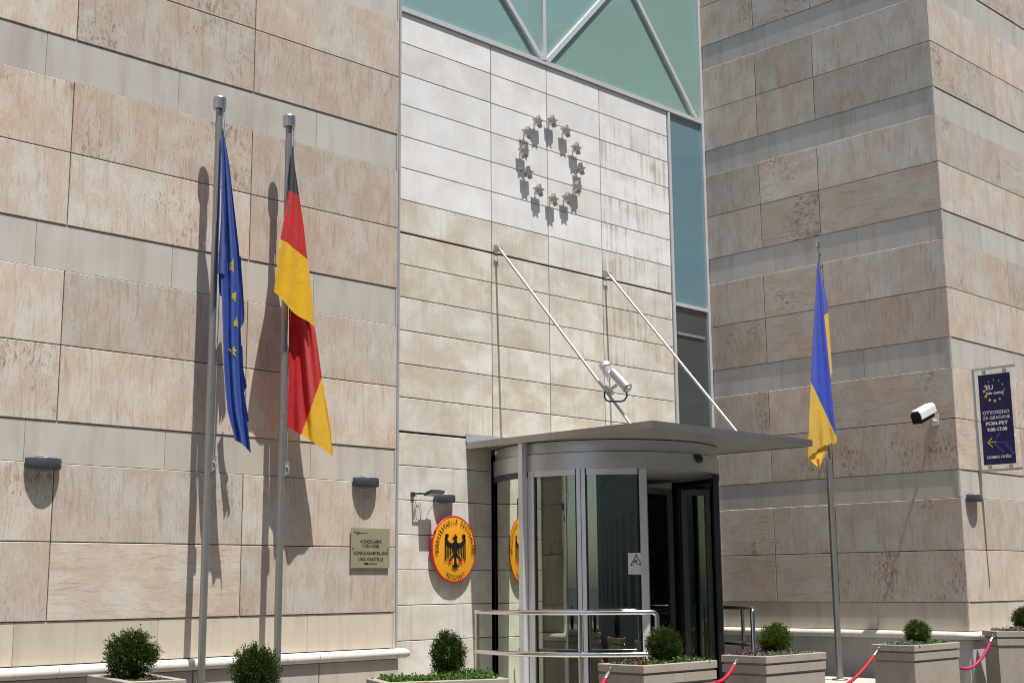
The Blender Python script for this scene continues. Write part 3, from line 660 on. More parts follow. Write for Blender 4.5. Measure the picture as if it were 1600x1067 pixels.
# ------------------------------------------------------------------ wall lamps
def wall_lamp(p, label, w=.112):
    t = thing('wall_lamp', tuple(p), label, 'wall lamp', 'rounded grey up-and-down lamps on the walls')
    mb = MB(); n = 24; d = .085; hz = .031; prof = [(1.0, -hz + .006), (1.0, hz - .006), (.965, hz), ]
    ring0 = lambda k, z: [p + Vector((-w * k * math.cos(math.pi * i / n), -.012 - d * k * math.sin(math.pi * i / n), z)) for i in range(n + 1)]
    P = ring0(.965, -hz) + ring0(1, -hz + .008) + ring0(1, hz - .008) + ring0(.965, hz); k = n + 1
    mb.ind(P, [(j * k + i, j * k + i + 1, (j + 1) * k + i + 1, (j + 1) * k + i) for j in range(3) for i in range(n)], 0, True)
    mb.ind(ring0(.965, hz), [tuple(range(k))]); mb.ind(ring0(.965, -hz), [tuple(range(k))[::-1]])
    mb.ind([p + Vector((sx * w, -.012, z)) for sx, z in ((-1, -hz), (1, -hz), (1, hz), (-1, hz))], [(0, 1, 2, 3)])
    mb.build('lamp_shade', M_DARKG, t)
    mb = MB(); mb.box(p + Vector((-.04, -.0118, -.045)), p + Vector((.04, .0, .045))); mb.build('back_plate', M_GREY, t)
    mb = MB(); mb.lathe(p + Vector((0, -.045, hz)), [(.026, 0), (.022, .005), (.012, .008), (.001, .009)], 16); mb.build('lens', M_GREY, t)
    return t
wall_lamp(Vector((-3.507, YL, .736 + EYE)), 'dark grey rounded lamp on the left wall, left of the flags')
wall_lamp(Vector((-1.055, YL, .738 + EYE)), 'dark grey rounded lamp on the left wall above the brass plate')
wall_lamp(Vector((.480, 0, .722 + EYE)), 'dark grey rounded lamp just above the yellow oval plaque')
wall_lamp(Vector((4.515, YR, .742 + EYE)), 'dark grey rounded lamp under the blue banner at the corner')
# LED floodlight
t = thing('floodlight', (.27, 0, .74 + EYE), 'small flat floodlight on an arm beside the lamp over the oval plaque', 'floodlight')
mb = MB(); Mx = Matrix.Translation((.268, -.135, .745 + EYE)) @ Matrix.Rotation(R(-14), 4, 'X'); mb.box((-.072, -.055, 0), (.072, .05, .018), 0, Mx)
for i in range(6): mb.box((-.06 + i * .022, -.045, .018), (-.052 + i * .022, .04, .028), 0, Mx)
mb.build('housing', M_DARKG, t)
mb = MB(); mb.box((-.058, -.042, -.003), (.058, .036, -.0005), 0, Mx); mb.build('lens', plain('frosted lens', (.42, .40, .34), .4), t)
mb = MB(); mb.box((.13, -.10, .742 + EYE), (.21, -.092, .756 + EYE)); mb.box((.13, -.10, .742 + EYE), (.145, -.001, .756 + EYE)); mb.box((.12, -.02, .73 + EYE), (.16, -.001, .765 + EYE)); mb.build('bracket', M_DARKG, t)
mb = MB()
mb.tube([(.16, -.03, .735 + EYE), (.155, -.02, .66 + EYE), (.155, -.012, .58 + EYE), (.165, -.006, .555 + EYE)], .0025, 6)
mb.tube([(.20 + .03 * math.cos(R(a)), -.012, .60 + EYE + .085 * math.sin(R(a))) for a in range(-60, 241, 20)], .0025, 6)
mb.tube([(.34, -.10, .74 + EYE), (.33, -.05, .66 + EYE), (.30, -.02, .60 + EYE), (.29, -.006, .555 + EYE)], .0025, 6)
mb.build('cable', M_GREY, t)

# ------------------------------------------------------------------ spotlight on the tie rod
def P1(u, v, x=1.09): return at(u, v, x=x)
t = thing('spotlight', tuple(P1(965, 600)), 'silver twin-cylinder spotlight clamped to the left canopy tie rod', 'spotlight')
def cyl(mb, p, q, r, n=20, caps=((0, 1), (1, 1))):
    mb.tube([p, q], r, n)
a, c_ = P1(958, 582), P1(980, 606); d = (c_ - a).normalized(); mb = MB(); cyl(mb, a, c_, .040); cyl(mb, c_ - d * .004, c_ + d * .006, .045); cyl(mb, a - d * .012, a, .030); cyl(mb, c_ + d * .006, c_ + d * .022, .028); mb.build('ballast_housing', M_GREY, t)
a, c_ = P1(944.5, 570), P1(951, 587); d = (c_ - a).normalized(); mb = MB(); mb.tube([a - d * .012, a + d * .022], .049, 20); mb.tube([a + d * .022, a + d * .03, c_ - d * .01, c_], [.044, .040, .038, .030], 20); mb.build('lamp_head', M_ALU, t)
mb = MB(); mb.tube([P1(951, 582), P1(957, 581), P1(961, 586)], .014, 10)
mb.tube([P1(950, 586), P1(949, 594), P1(951, 597), P1(954, 593), P1(955, 586)], .003, 6); mb.build('swivel_arm', M_ALU, t)
mb = MB(); mb.tube([P1(963, 602), P1(953, 609)], .014, 8); q = P1(952, 611, 1.123); mb.tube([P1(946, 605, 1.123), P1(957, 615, 1.123)], .021, 10); mb.build('clamp', M_GREY, t)
mb = MB(); mb.tube([P1(945, 611), P1(944.5, 620), P1(947, 625), P1(951, 627), P1(971, 627), P1(976, 625), P1(979.5, 619), P1(979, 612), P1(977, 609)], .008, 8); mb.build('conduit', M_DARKG, t)

# ------------------------------------------------------------------ security camera on the wing
t = thing('security_camera', tuple(at(1461, 655, x=XW)), 'white box security camera on the shaded wing near the corner', 'security camera')
pf, pb = at(1434, 650, x=4.02), at(1452, 640, x=4.20)
d = (pb - pf).normalized(); c0 = (pf + pb) / 2
r_ = d.cross(Z).normalized(); u_ = r_.cross(d); Lh = .125
mb = MB(); prof = [(-.056, -.030), (-.056, .030), (-.036, .056), (.036, .056), (.056, .030), (.056, -.030)]
mb.prism(prof, c0 - d * Lh, r_, u_, d * 2 * Lh); mb.build('sun_hood', M_WHT, t)
mb = MB(); mb.prism([(-.050, -.060), (-.050, .026), (-.032, .049), (.032, .049), (.050, .026), (.050, -.060)], c0 - d * (Lh + .008) - u_ * .004, r_, u_, d * (2 * Lh - .03)); mb.build('camera_body', M_DARKM, t)
q = at(1462, 656, x=XW); mb = MB(); mb.box(q + Vector((-.012, -.035, -.05)), q + Vector((-.001, .035, .05))); mb.tube([q + Vector((-.01, 0, -.01)), q + Vector((-.07, 0, -.015)), c0 + d * .05 - u_ * .075], .016, 10); mb.tube([c0 + d * .05 - u_ * .08, c0 + d * .05 - u_ * .04], .02, 10); mb.build('bracket', M_ALU, t)

# ------------------------------------------------------------------ banner sign
SX = 4.718; t = thing('banner_sign', (SX, YR, 1.47 + EYE), 'navy info banner with yellow stars projecting from the sunlit corner facade', 'sign')
mb = MB(); mb.box((SX - .012, YR - .415, 1.938 + EYE), (SX + .012, YR - .001, 1.960 + EYE)); mb.build('support_bar', M_STEEL, t)
mb = MB(); mb.box((SX - .012, YR - .415, .990 + EYE), (SX + .012, YR - .001, 1.012 + EYE)); mb.build('support_bar', M_STEEL, t)
mb = MB(); mb.box((SX - .016, YR - .010, .990 + EYE), (SX + .016, YR - .001, 1.960 + EYE)); mb.build('wall_bar', M_STEEL, t)
ya, yb_, za, zb_ = YR - .055, YR - .360, 1.052 + EYE, 1.893 + EYE
mb = MB(); mb.box((SX - .003, YR - .385, 1.022 + EYE), (SX + .003, YR - .03, 1.925 + EYE)); mb.build('acrylic_sheet', M_PERSPEX, t)
mb = MB(); mb.box((SX - .006, yb_, za), (SX - .0035, ya, zb_)); mb.box((SX + .0035, yb_, za), (SX + .006, ya, zb_)); ban = mb.build('banner', M_NAVY, t)
mb = MB()
for y_, z_ in ((YR - .11, 1.915), (YR - .31, 1.915), (YR - .11, 1.028), (YR - .31, 1.028)): mb.box((SX - .010, y_ - .014, z_ + EYE - .018), (SX + .010, y_ + .014, z_ + EYE + .018))
mb.build('clip', M_GREY, t)
O = Vector((SX - .0062, (ya + yb_) / 2, 0)); U = -Y     # seen from -X: right is -Y
mw, my, mn = MB(), MB(), MB()
W_ = ya - yb_
def tb(m_, s_, z, size, x=0, al='CENTER', off=.0, sx=1): text_mesh(m_, s_, O + U * x + Z * z, U, Z, size, 0, sx, al, off, .001)
zc_ = zb_ - .155
for i in range(12):
    a = i * 30; k_ = 1.0 if i in (7, 8, 9, 6) else .8 if i in (5, 10) else .5
    flat_poly(my, star_poly(.0185 * k_, .4), O + U * (-.002 + .098 * math.sin(R(a))) + Z * (zc_ + .098 * math.cos(R(a))), U, Z, .0012)
tb(mw, 'EU', zc_ + .010, .062, -.085, 'LEFT', .03); tb(mw, 'info centar', zc_ - .036, .044, -.085, 'LEFT', .03, .92)
tb(mw, 'OTVORENO', zb_ - .375, .047, 0, 'CENTER', .015, 1.0); tb(mw, 'ZA GRAĐANE', zb_ - .422, .043, 0, 'CENTER', .01, .98)
tb(mw, 'PON-PET', zb_ - .478, .048, 0, 'CENTER', .055, 1.1); tb(mw, '9.00-17.00', zb_ - .533, .046, 0, 'CENTER', .055, .98)
tb(mw, 'DOBRO DOŠLI', zb_ - .785, .036, 0, 'CENTER', .03, .98)
def st(m_, p, q, w, n_=.001): stroke(m_, p, q, w, O + Z * (zb_ - .635), U, Z, n_)
st(my, (-.10, 0), (-.02, .004), .006, .0016); st(my, (-.10, 0), (-.055, .042), .007, .0016); st(my, (-.10, 0), (-.055, -.042), .007, .0016)
st(mn, (-.03, 0), (.10, -.01), .016, .0006); st(mn, (-.04, -.01), (.05, -.10), .02, .0006); st(mn, (-.02, .03), (.03, .09), .018, .0006); st(mn, (.07, -.02), (.145, -.12), .022, .0006)
mw.build('lettering', M_BWHT, ban); my.build('star_print', M_BYEL, ban); mn.build('arrow_print', M_NAVY2, ban)

# ------------------------------------------------------------------ warning sticker on the curved glass
mb = MB(); rs = DR + .003
def cp(a, z, r=rs): return Vector((DC[0] + r * math.cos(R(a)), DC[1] + r * math.sin(R(a)), z))
a0, a1 = 230.9, 238.9
def angof(u, v=880):
    d = ray(u, v); wx, wy = CAM[0] - DC[0], CAM[1] - DC[1]; A = d.x ** 2 + d.y ** 2; B = 2 * (wx * d.x + wy * d.y); C_ = wx * wx + wy * wy - rs * rs
    t_ = (-B - math.sqrt(B * B - 4 * A * C_)) / 2 / A; return math.degrees(math.atan2(wy + t_ * d.y, wx + t_ * d.x)) % 360, EYE + t_ * d.z
a0, zt = angof(981, 863.5); a1, _ = angof(1006.5, 863); _, zl = angof(981, 897)
n = 8; P = [cp(a0 + (a1 - a0) * i / n, z) for z in (zl, zt) for i in range(n + 1)]
mb.ind(P, [(i, i + 1, n + 2 + i, n + 1 + i) for i in range(n)]); 
stk = thing('warning_sticker', tuple(cp((a0 + a1) / 2, zl)), 'white camera warning sticker on the curved door glass', 'sticker')
sht = mb.build('sheet', M_WHT, stk)
def sp_(x, y, r): return cp(a0 + (a1 - a0) * x, zl + (zt - zl) * y, r)
mb = MB(); mb.ind([sp_(.12, .41, rs + .001), sp_(.88, .41, rs + .001), sp_(.5, .96, rs + .0012)], [(0, 1, 2)]); 
mb.ind([sp_(.30, .58, rs + .003), sp_(.52, .70, rs + .003), sp_(.56, .64, rs + .003), sp_(.36, .53, rs + .003)], [(0, 1, 2, 3)]); mb.ind([sp_(.46, .6, rs + .003), sp_(.5, .6, rs + .003), sp_(.56, .5, rs + .003), sp_(.74, .5, rs + .003), sp_(.74, .47, rs + .003), sp_(.52, .47, rs + .003)], [(0, 1, 2, 3, 4, 5)])
mb.build('pictogram', M_BLK, sht)
mb = MB(); mb.ind([sp_(.20, .445, rs + .002), sp_(.80, .445, rs + .002), sp_(.5, .88, rs + .0022)], [(0, 1, 2)]); mb.build('triangle', M_CREAM, sht)
mb = MB()
for y_, x_ in ((.34, .3), (.29, .12), (.21, .2), (.16, .14), (.11, .12), (.06, .26)): mb.ind([sp_(x_, y_, rs + .001), sp_(1 - x_, y_, rs + .001), sp_(1 - x_, y_ + .018, rs + .001), sp_(x_, y_ + .018, rs + .001)], [(0, 1, 2, 3)])
mb.build('small_print', plain('reddish print', (.45, .18, .18), .5), sht)

# ------------------------------------------------------------------ railings round the door
def railing(name, a0, a1, label, posts):
    t = thing(name, (DC[0] + 1.25 * math.cos(R(a0)), DC[1] + 1.25 * math.sin(R(a0)), .28), label, 'railing')
    def q(a, z, r=1.25): return Vector((DC[0] + r * math.cos(R(a)), DC[1] + r * math.sin(R(a)), z))
    for z, nm in ((-.222 + EYE, 'top_rail'), (-.545 + EYE, 'lower_rail')):
        m_ = MB(); n = 40; pts = [q(a0 + (a1 - a0) * i / n, z) for i in range(n + 1)]
        if nm == 'top_rail':
            sg = 1 if a1 > a0 else -1; pts += [q(a1 + sg * .8, z - .004), q(a1 + sg * 1.5, z - .016), q(a1 + sg * 1.8, z - .035), q(a1 + sg * 1.8, .29)]
        m_.tube(pts, .020, 12); m_.build(nm, M_CHROME, t)
    for a in posts:
        m_ = MB(); m_.tube([q(a, .284), q(a, -.235 + EYE)], .017, 12); m_.lathe(q(a, .284), [(.045, 0), (.045, .008), (.018, .010)], 16); m_.build('post', M_CHROME, t)
railing('railing', 159, 237.2, 'polished steel railing curving round the left of the door', (160, 211))
railing('railing', 21, -60, 'polished steel railing right of the door, mostly hidden behind it', (-32, 20))

# ------------------------------------------------------------------ flagpoles
def flagpole(x, y, z0, z1, label, r=.0245):
    t = thing('flagpole', (x, y, z0), label, 'flagpole', 'steel flagpoles before the embassy')
    m_ = MB(); zj = 1.14 + EYE; m_.tube([(x, y, z0), (x, y, zj)], r, 20); m_.tube([(x, y, zj + .001), (x, y, z1 - .085)], r * .94, 20); m_.tube([(x, y, zj - .006), (x, y, zj + .006)], r * 1.05, 20, cap=True); m_.build('pole', M_POLE, t)
    m_ = MB(); m_.lathe((x, y, 0), [(.001, z1 - .084), (.041, z1 - .082), (.044, z1 - .078), (.044, z1 - .006), (.041, z1), (.001, z1 + .001)], 32, smooth=False); m_.build('finial', M_STEEL, t)
    m_ = MB(); c0 = Vector((x + .016, y - .026, .775 + EYE)); m_.box(c0 + Vector((-.012, -.012, -.05)), c0 + Vector((.022, .012, .05))); m_.tube([c0 + Vector((0, -.014, -.04)), c0 + Vector((.012, -.03, -.01)), c0 + Vector((0, -.014, .02))], .006, 6); m_.build('cleat', M_GREY, t)
    m_ = MB(); m_.tube([(x + .030, y - .018, z1 - .09), (x + .031, y - .02, 1.9 + EYE), (x + .022, y - .028, .8 + EYE)], .003, 6); m_.tube([(x + .025, y - .02, z1 - .09), (x + .028, y - .034, z1 - .2), (x + .02, y - .04, z1 - .3)], .007, 6); m_.build('halyard', M_WHT if False else M_GREY, t)
    m_ = MB(); m_.lathe((x, y, z0), [(.10, .001), (.10, .014), (.04, .018)], 24); m_.build('base_flange', M_STEEL, t)
PY = -1.076
flagpole(-2.492, PY, 0, 3.25 + EYE, 'steel flagpole with the blue flag, leftmost of the three')
flagpole(-1.925, PY, 0, 3.26 + EYE, 'steel flagpole with the black red gold flag')
# slimmer pole in front of the wing
px, py, pz = 3.645, -1.815, -.87 + EYE
t = thing('flagpole', (px, py, pz), 'telescopic steel flagpole with the blue and yellow flag, before the wing', 'flagpole', 'steel flagpoles before the embassy')
mb = MB(); mb.tube([(px, py, pz), (px, py, 1.08 + EYE)], .029, 20); mb.tube([(px, py, 1.081 + EYE), (px, py, 1.12 + EYE)], .022, 16); mb.tube([(px, py, 1.12 + EYE), (px, py, 3.14 + EYE)], .014, 14); mb.build('pole', M_POLE, t)
mb = MB(); mb.tube([(px, py, 3.05 + EYE), (px, py, 3.07 + EYE)], .028, 14); mb.tube([(px, py, 2.93 + EYE), (px, py, 2.945 + EYE)], .026, 14); mb.tube([(px, py, 3.14 + EYE), (px, py, 3.18 + EYE)], .02, 12); mb.tube([(px - .03, py - .01, 2.93 + EYE), (px - .02, py - .01, 3.06 + EYE)], .012, 8); mb.tube([(px - .09, py - .02, 2.90 + EYE), (px - .03, py - .01, 2.88 + EYE), (px - .012, py, 2.93 + EYE)], .005, 6); mb.build('finial', M_STEEL, t)
mb = MB(); mb.tube([(px, py, 1.12 + EYE), (px, py, 1.19 + EYE)], .021, 12); mb.build('collar', M_STEEL, t)
mb = MB(); mb.lathe((px, py, pz), [(.07, .001), (.07, .012), (.03, .016)], 24); mb.build('base_flange', M_STEEL, t)
mb = MB(); mb.box((3.27, -2.2, .003), (4.02, -1.45, pz)); tag(mb.build('flagpole_plinth', M_CONC), 'pale concrete block carrying the flagpole before the wing', 'plinth')

# ------------------------------------------------------------------ draped flags
def interp(pts, v):
    if v <= pts[0][1]: return pts[0][0]
    for (u0, v0), (u1, v1) in zip(pts[:-1], pts[1:]):
        if v <= v1: return u0 + (u1 - u0) * (v - v0) / max(1e-6, v1 - v0)
    return pts[-1][0]
def sheet(mb, left, right, y, colour, fold, rows=260, cols=44, vb=None, thick=0):
    """cloth between two image-derived edges, hung in the plane y, folded by fold(s, v) metres towards the street"""
    v0 = min(left[0][1], right[0][1])
    idx = []; P = []; CC = []
    for i in range(rows + 1):
        r_ = []
        for j in range(cols + 1):
            s_ = j / cols
            ve0, ve1 = left[-1][1], right[-1][1]; v1 = ve0 + (ve1 - ve0) * s_ + (vb(s_) if vb else 0)
            v = v0 + (v1 - v0) * i / rows
            u = interp(left, v) * (1 - s_) + interp(right, v) * s_
            p = at(u, v, y=y - fold(s_, v))
            r_.append(len(P)); P.append(p); CC.append((u, v))
        idx.append(r_)
    b0 = len(mb.v); mb.v += [tuple(p) for p in P]
    for i in range(rows):
        for j in range(cols):
            f = (idx[i][j], idx[i][j + 1], idx[i + 1][j + 1], idx[i + 1][j])
            u = sum(CC[k][0] for k in f) / 4; v = sum(CC[k][1] for k in f) / 4
            mb.f.append(tuple(b0 + k for k in f)); mb.m.append(colour(u, v, (j + .5) / cols)); mb.uv.append([(0, 0)] * 4); mb.c.append((0, 0, 0, 1)); mb.sm.append(True)
def inpoly(u, v, poly):
    c_ = False; n = len(poly)
    for i in range(n):
        x0, y0 = poly[i]; x1, y1 = poly[i - 1]
        if (y0 > v) != (y1 > v) and u < (x1 - x0) * (v - y0) / (y1 - y0) + x0: c_ = not c_
    return c_
def side(u, v, line): # v above the line?
    return v < interp2(line, u)
def interp2(line, u):
    if u <= line[0][0]: return line[0][1] + (u - line[0][0]) * (line[1][1] - line[0][1]) / (line[1][0] - line[0][0])
    for (u0, v0), (u1, v1) in zip(line[:-1], line[1:]):
        if u <= u1: return v0 + (v1 - v0) * (u - u0) / (u1 - u0)
    (u0, v0), (u1, v1) = line[-2:]; return v1 + (u - u1) * (v1 - v0) / (u1 - u0)
# German flag: a front lobe over a longer back lobe
def flag_obj(name, label): return tag(bpy.data.objects.new(name, None), label, 'flag', 'flags hanging limp on the poles')
mb = MB()
Lf = [(456.5, 228), (453, 275), (449.5, 312), (443, 345), (437.8, 374), (433, 412), (428, 456)]
Rf = [(457.6, 228), (461, 262), (467.3, 305), (474.3, 351), (480.3, 404), (484, 430), (487.5, 456), (491, 511)]
l1 = [(450, 297), (467.5, 306)]; l2 = [(437.5, 374), (449, 379), (457, 387), (469, 396), (481, 406)]
def colA(u, v, s_): return 0 if v < interp2(l1, u) else 1 if v < interp2(l2, u) else 2
def foA(s_, v): k = min(1, (v - 228) / 160); return .015 + .030 * k * math.sin(s_ * 5.2 + .4 + v * .004) + .008 * k * math.sin(s_ * 13 + v * .02) + .05 * k * (1 - s_) + .05 * k * math.sin(math.pi * s_) + .03 * max(0, (v - 330) / 150)
sheet(mb, Lf, Rf, PY - .035, colA, foA, vb=lambda s_: 3 * math.sin(s_ * math.pi) - 2 * math.sin(s_ * 9))
Lb = [(455, 300), (453, 400), (451.5, 477), (450.8, 560), (450.2, 640), (450, 666)]
Rb = [(459, 300), (476, 420), (488, 500), (492, 512), (497, 545), (503, 590), (509, 628), (516, 668), (520.8, 713.5)]
def colB(u, v, s_):
    if (u - 451) < (492 - v) * .45 + 1 and v < 530 and (u - 451) < max(0, (518 - v) * .30): return 0
    if inpoly(u, v, [(503.4, 588), (530, 588), (530, 730), (440, 730), (462, 697), (471.8, 676)]): return 2
    return 1
def foB(s_, v): k = min(1, (v - 300) / 150); return .0 + .07 * max(0, (v - 420) / 290) + .030 * k * math.sin(s_ * 6.0 + 1.1 + v * .006) + .014 * k * math.sin(s_ * 14.5 - v * .012) + .012 * k * math.sin(s_ * 23 + 1)
sheet(mb, Lb, Rb, PY - .012, colB, foB, vb=lambda s_: -10 * s_ * (1 - s_) * (1 if s_ > .3 else .4), rows=300)
o = mb.build('flag', [M_F_BLK, M_F_RED, M_F_GOLD], fix=False); tag(o, 'black, red and gold flag hanging limp on its pole', 'flag', 'flags hanging limp on the poles')
# EU flag
mb = MB()
Le = [(346.6, 202), (346, 260), (345.8, 320), (345.5, 395), (345, 450), (346.5, 466), (349.5, 570), (352.5, 615), (355.5, 642), (361, 664), (364.5, 676), (366.6, 688)]
Re = [(348.6, 202), (353, 226), (357.6, 252), (367.5, 337), (373.5, 390), (377.3, 440), (376, 513), (378.6, 579), (383, 630), (386, 660), (388.8, 680), (392.4, 708)]
def foE(s_, v): k = min(1, (v - 200) / 140); return .02 + .06 * max(0, (v - 420) / 290) + .014 * k * math.sin(s_ * 11 + .8 + .003 * v) + .006 * k * math.sin(s_ * 23 + v * .006) + .018 * k
sheet(mb, Le, Re, PY - .03, lambda u, v, s_: 0, foE, vb=lambda s_: -4 * math.sin(s_ * math.pi), rows=220)
# left fold that ends at the bend
def foE2(s_, v): k = min(1, (v - 300) / 80); return .062 + .030 * k * math.sin(s_ * 5 + .4)
sheet(mb, [(346.5, 300), (345, 345), (342, 393), (340, 428)], [(349, 300), (352, 345), (354, 393), (354.5, 433)], PY - .03, lambda u, v, s_: 0, foE2, rows=60, cols=16, vb=lambda s_: -3 * math.sin(s_ * math.pi))
sheet(mb, [(341.5, 425), (341.5, 445), (344, 462)], [(352, 425), (350, 445), (347, 464)], PY - .03, lambda u, v, s_: 0, lambda s_, v: .03, rows=20, cols=8)
# right folds hanging behind
def foE3(s_, v): return -.012 + .012 * math.sin(s_ * 7)
sheet(mb, [(362, 400), (368, 470), (371, 516)], [(376, 400), (380, 455), (382, 494), (380.8, 505), (374.5, 515)], PY - .03, lambda u, v, s_: 0, foE3, rows=60, cols=16)
sheet(mb, [(368, 540), (372, 600), (378, 662)], [(378.8, 540), (380, 575), (384, 597), (386, 604), (381.5, 613), (386, 640), (389, 657), (384, 664)], PY - .03, lambda u, v, s_: 0, foE3, rows=60, cols=16)
o = mb.build('flag', [M_F_BLU], fix=False); tag(o, 'blue flag with yellow stars hanging limp on the leftmost pole', 'flag', 'flags hanging limp on the poles'); euf = o
# its stars, bent over the folds
mb = MB()
def flag_star(cu, cv, ru, rv, rot, umin, umax):
    poly = [(cu + ru * x, cv - rv * y) for x, y in star_poly(1, .4, rot)]
    # clip in u then lift on to the sheet
    def cl(poly, k, keep):
        out = []
        for i in range(len(poly)):
            a, c_ = poly[i], poly[(i + 1) % len(poly)]; ia, ic = keep(a[0], k), keep(c_[0], k)
            if ia: out.append(a)
            if ia != ic: tt = (k - a[0]) / (c_[0] - a[0]); out.append((k, a[1] + tt * (c_[1] - a[1])))
        return out
    poly = cl(cl(poly, umin, lambda x, k: x >= k), umax, lambda x, k: x <= k)
    def lift(u, v):
        l_, r_ = interp(Le, v), interp(Re, v); s_ = min(1, max(0, (u - l_) / (r_ - l_))); return at(u, v, y=PY - .03 - foE(s_, v) - .004)
    c_ = (sum(p[0] for p in poly) / len(poly), sum(p[1] for p in poly) / len(poly))
    P = [lift(*c_)] + [lift(*p) for p in poly]; n = len(poly)
    mb.ind(P, [(0, 1 + i, 1 + (i + 1) % n) for i in range(n)])
flag_star(362.5, 416, 9, 13, .25, 359, 365); flag_star(366, 463, 9, 10, .5, 362, 369); flag_star(369, 505, 9, 10, .1, 365.5, 371.5); flag_star(364.5, 549, 8.5, 10, 0.15, 357, 369.5)
mb.build('star_print', M_F_YEL, euf, fix=False)
# Ukrainian flag
mb = MB(); UYP = py - .03
Lu = [(1277.3, 410), (1273.8, 467), (1270.5, 520), (1268.5, 559), (1267, 595), (1265, 640), (1263, 691), (1262.4, 716)]
Ru = [(1279, 410), (1284.5, 467), (1288, 495), (1292.5, 541), (1296.8, 581), (1301.5, 630), (1307, 680), (1307.6, 692)]
def colU(u, v, s_): return 1 if v > interp2([(1267, 596), (1307, 682)], u) else 0
def foU(s_, v): k = min(1, (v - 410) / 160); return .03 + .014 * k * math.sin(s_ * 5.2 + .5 + .004 * v) + (.004 + .012 * max(0, (v - 640) / 60)) * k * math.sin(s_ * 15 - v * .01) + .006 * math.sin(s_ * 3 + v * .03) * k
sheet(mb, Lu, Ru, UYP, colU, foU, vb=lambda s_: -6 * math.sin(s_ * math.pi) + 1.2 * math.sin(s_ * 30))
Lu2 = [(1278.5, 411), (1285, 495), (1293, 575), (1298, 592)]; Ru2 = [(1279.5, 411), (1285.8, 440), (1290.5, 462), (1293.5, 478), (1294.5, 492), (1297.3, 535), (1300.4, 582), (1298.5, 588)]
sheet(mb, Lu2, Ru2, UYP, lambda u, v, s_: 1 if v > 492 - (u - 1288) * .6 else 0, lambda s_, v: .0 + .012 * math.sin(s_ * 5), rows=120, cols=20)
Lu3 = [(1263, 700), (1263, 716), (1270, 724), (1280, 730)]; Ru3 = [(1296, 688), (1293, 700), (1288, 715), (1281, 730)]
sheet(mb, Lu3, Ru3, UYP, lambda u, v, s_: 1, lambda s_, v: .0 + .02 * math.sin(s_ * 8 + 1), rows=30, cols=20)
o = mb.build('flag', [M_F_UBL, M_F_UYL], fix=False); tag(o, 'blue and yellow flag hanging limp before the shaded wing', 'flag', 'flags hanging limp on the poles')
mb = MB(); O = at(1295, 672, y=UYP) + Vector((0, -.075, 0)); mb.ind([O + X * a * .010 + Z * c_ * .016 for a, c_ in ((-.6, -1), (.5, -.9), (.9, 0), (.2, 1), (-.7, .7))], [(0, 1, 2, 3, 4)])

# ------------------------------------------------------------------ planters, shrubs, ground cover
def bush_mesh(seed, n=11000):
    rnd = random.Random(seed); m_ = MB(); N = 170; cl = []
    for i in range(N):     # clumps spread evenly over a lumpy ball
        z = 1 - 2 * (i + .5) / N; a = i * 2.39996 + seed; q = math.sqrt(1 - z * z)
        d = Vector((q * math.cos(a), q * math.sin(a), z)) + Vector((rnd.gauss(0, .13), rnd.gauss(0, .13), rnd.gauss(0, .13))); d.normalize()
        r_ = rnd.uniform(.78, 1.0) + (rnd.uniform(.02, .08) if rnd.random() < .25 else 0)
        cl.append((d, r_, rnd.uniform(.06, .10)))
    for i in range(n):
        d0, r0, sp_ = rnd.choice(cl)
        t_ = rnd.random() ** .45
        c_ = d0 * r0 * (.35 + .65 * t_)
        p = (c_ + Vector((rnd.gauss(0, sp_), rnd.gauss(0, sp_), rnd.gauss(0, sp_))) * (.75 + .35 * t_)) * .5
        d = (d0 + Vector((rnd.gauss(0, .3), rnd.gauss(0, .3), rnd.gauss(0, .3)))).normalized()
        ax = (d + Vector((0, 0, .8)) + Vector((rnd.gauss(0, .4), rnd.gauss(0, .4), rnd.gauss(0, .3)))).normalized()
        sd = ax.cross(Vector((rnd.gauss(0, 1), rnd.gauss(0, 1), rnd.gauss(0, 1)))).normalized()
        l_ = .066 * rnd.uniform(.5, 1.4) * (1.5 if rnd.random() < .03 else 1); w_ = l_ * .16
        pts = [p - ax * l_ * .3, p + sd * w_, p + ax * l_ * .25 + sd * w_ * 1.9, p + ax * l_ * .10 + sd * w_ * .3, p + ax * l_ * .7, p + ax * l_ * .10 - sd * w_ * .3, p + ax * l_ * .25 - sd * w_ * 1.9, p - sd * w_]
        m_.face(pts[:4] + [pts[4]], 0); m_.face([pts[0], pts[4], pts[5], pts[6], pts[7]], 0)
    return m_
BM = [bush_mesh(3), bush_mesh(11), bush_mesh(23)]
crown_cache = {}
def shrub(p, dia, hgt, label, k=0, mat=None):
    t = thing('shrub', tuple(p), label, 'shrub', 'clipped round thuja shrubs in the planters')
    key = (k, mat.name)
    if key not in crown_cache:
        o = BM[k].build('crown', mat, t, fix=False); crown_cache[key] = o.data
    else:
        o = bpy.data.objects.new('crown', crown_cache[key]); COL.objects.link(o); o.parent = t
    o.matrix_parent_inverse = Matrix.Identity(4); o.scale = (dia, dia, hgt); o.location = (0, 0, hgt * .5 + .015); o.rotation_euler = (0, 0, random.uniform(0, 6))
    m_ = MB(); m_.tube([p + Vector((0, 0, -.06)), p + Vector((.003, 0, .0)), p + Vector((0, .002, hgt * .5))], [.012, .010, .004], 8)
    for i in range(5):
        a = i * 1.3; m_.tube([p + Vector((0, 0, hgt * .2)), p + Vector((math.cos(a) * dia * .25, math.sin(a) * dia * .25, hgt * (.45 + .06 * i)))], [.006, .002], 6)
    m_.build('trunk', M_BARK, t)
    return t
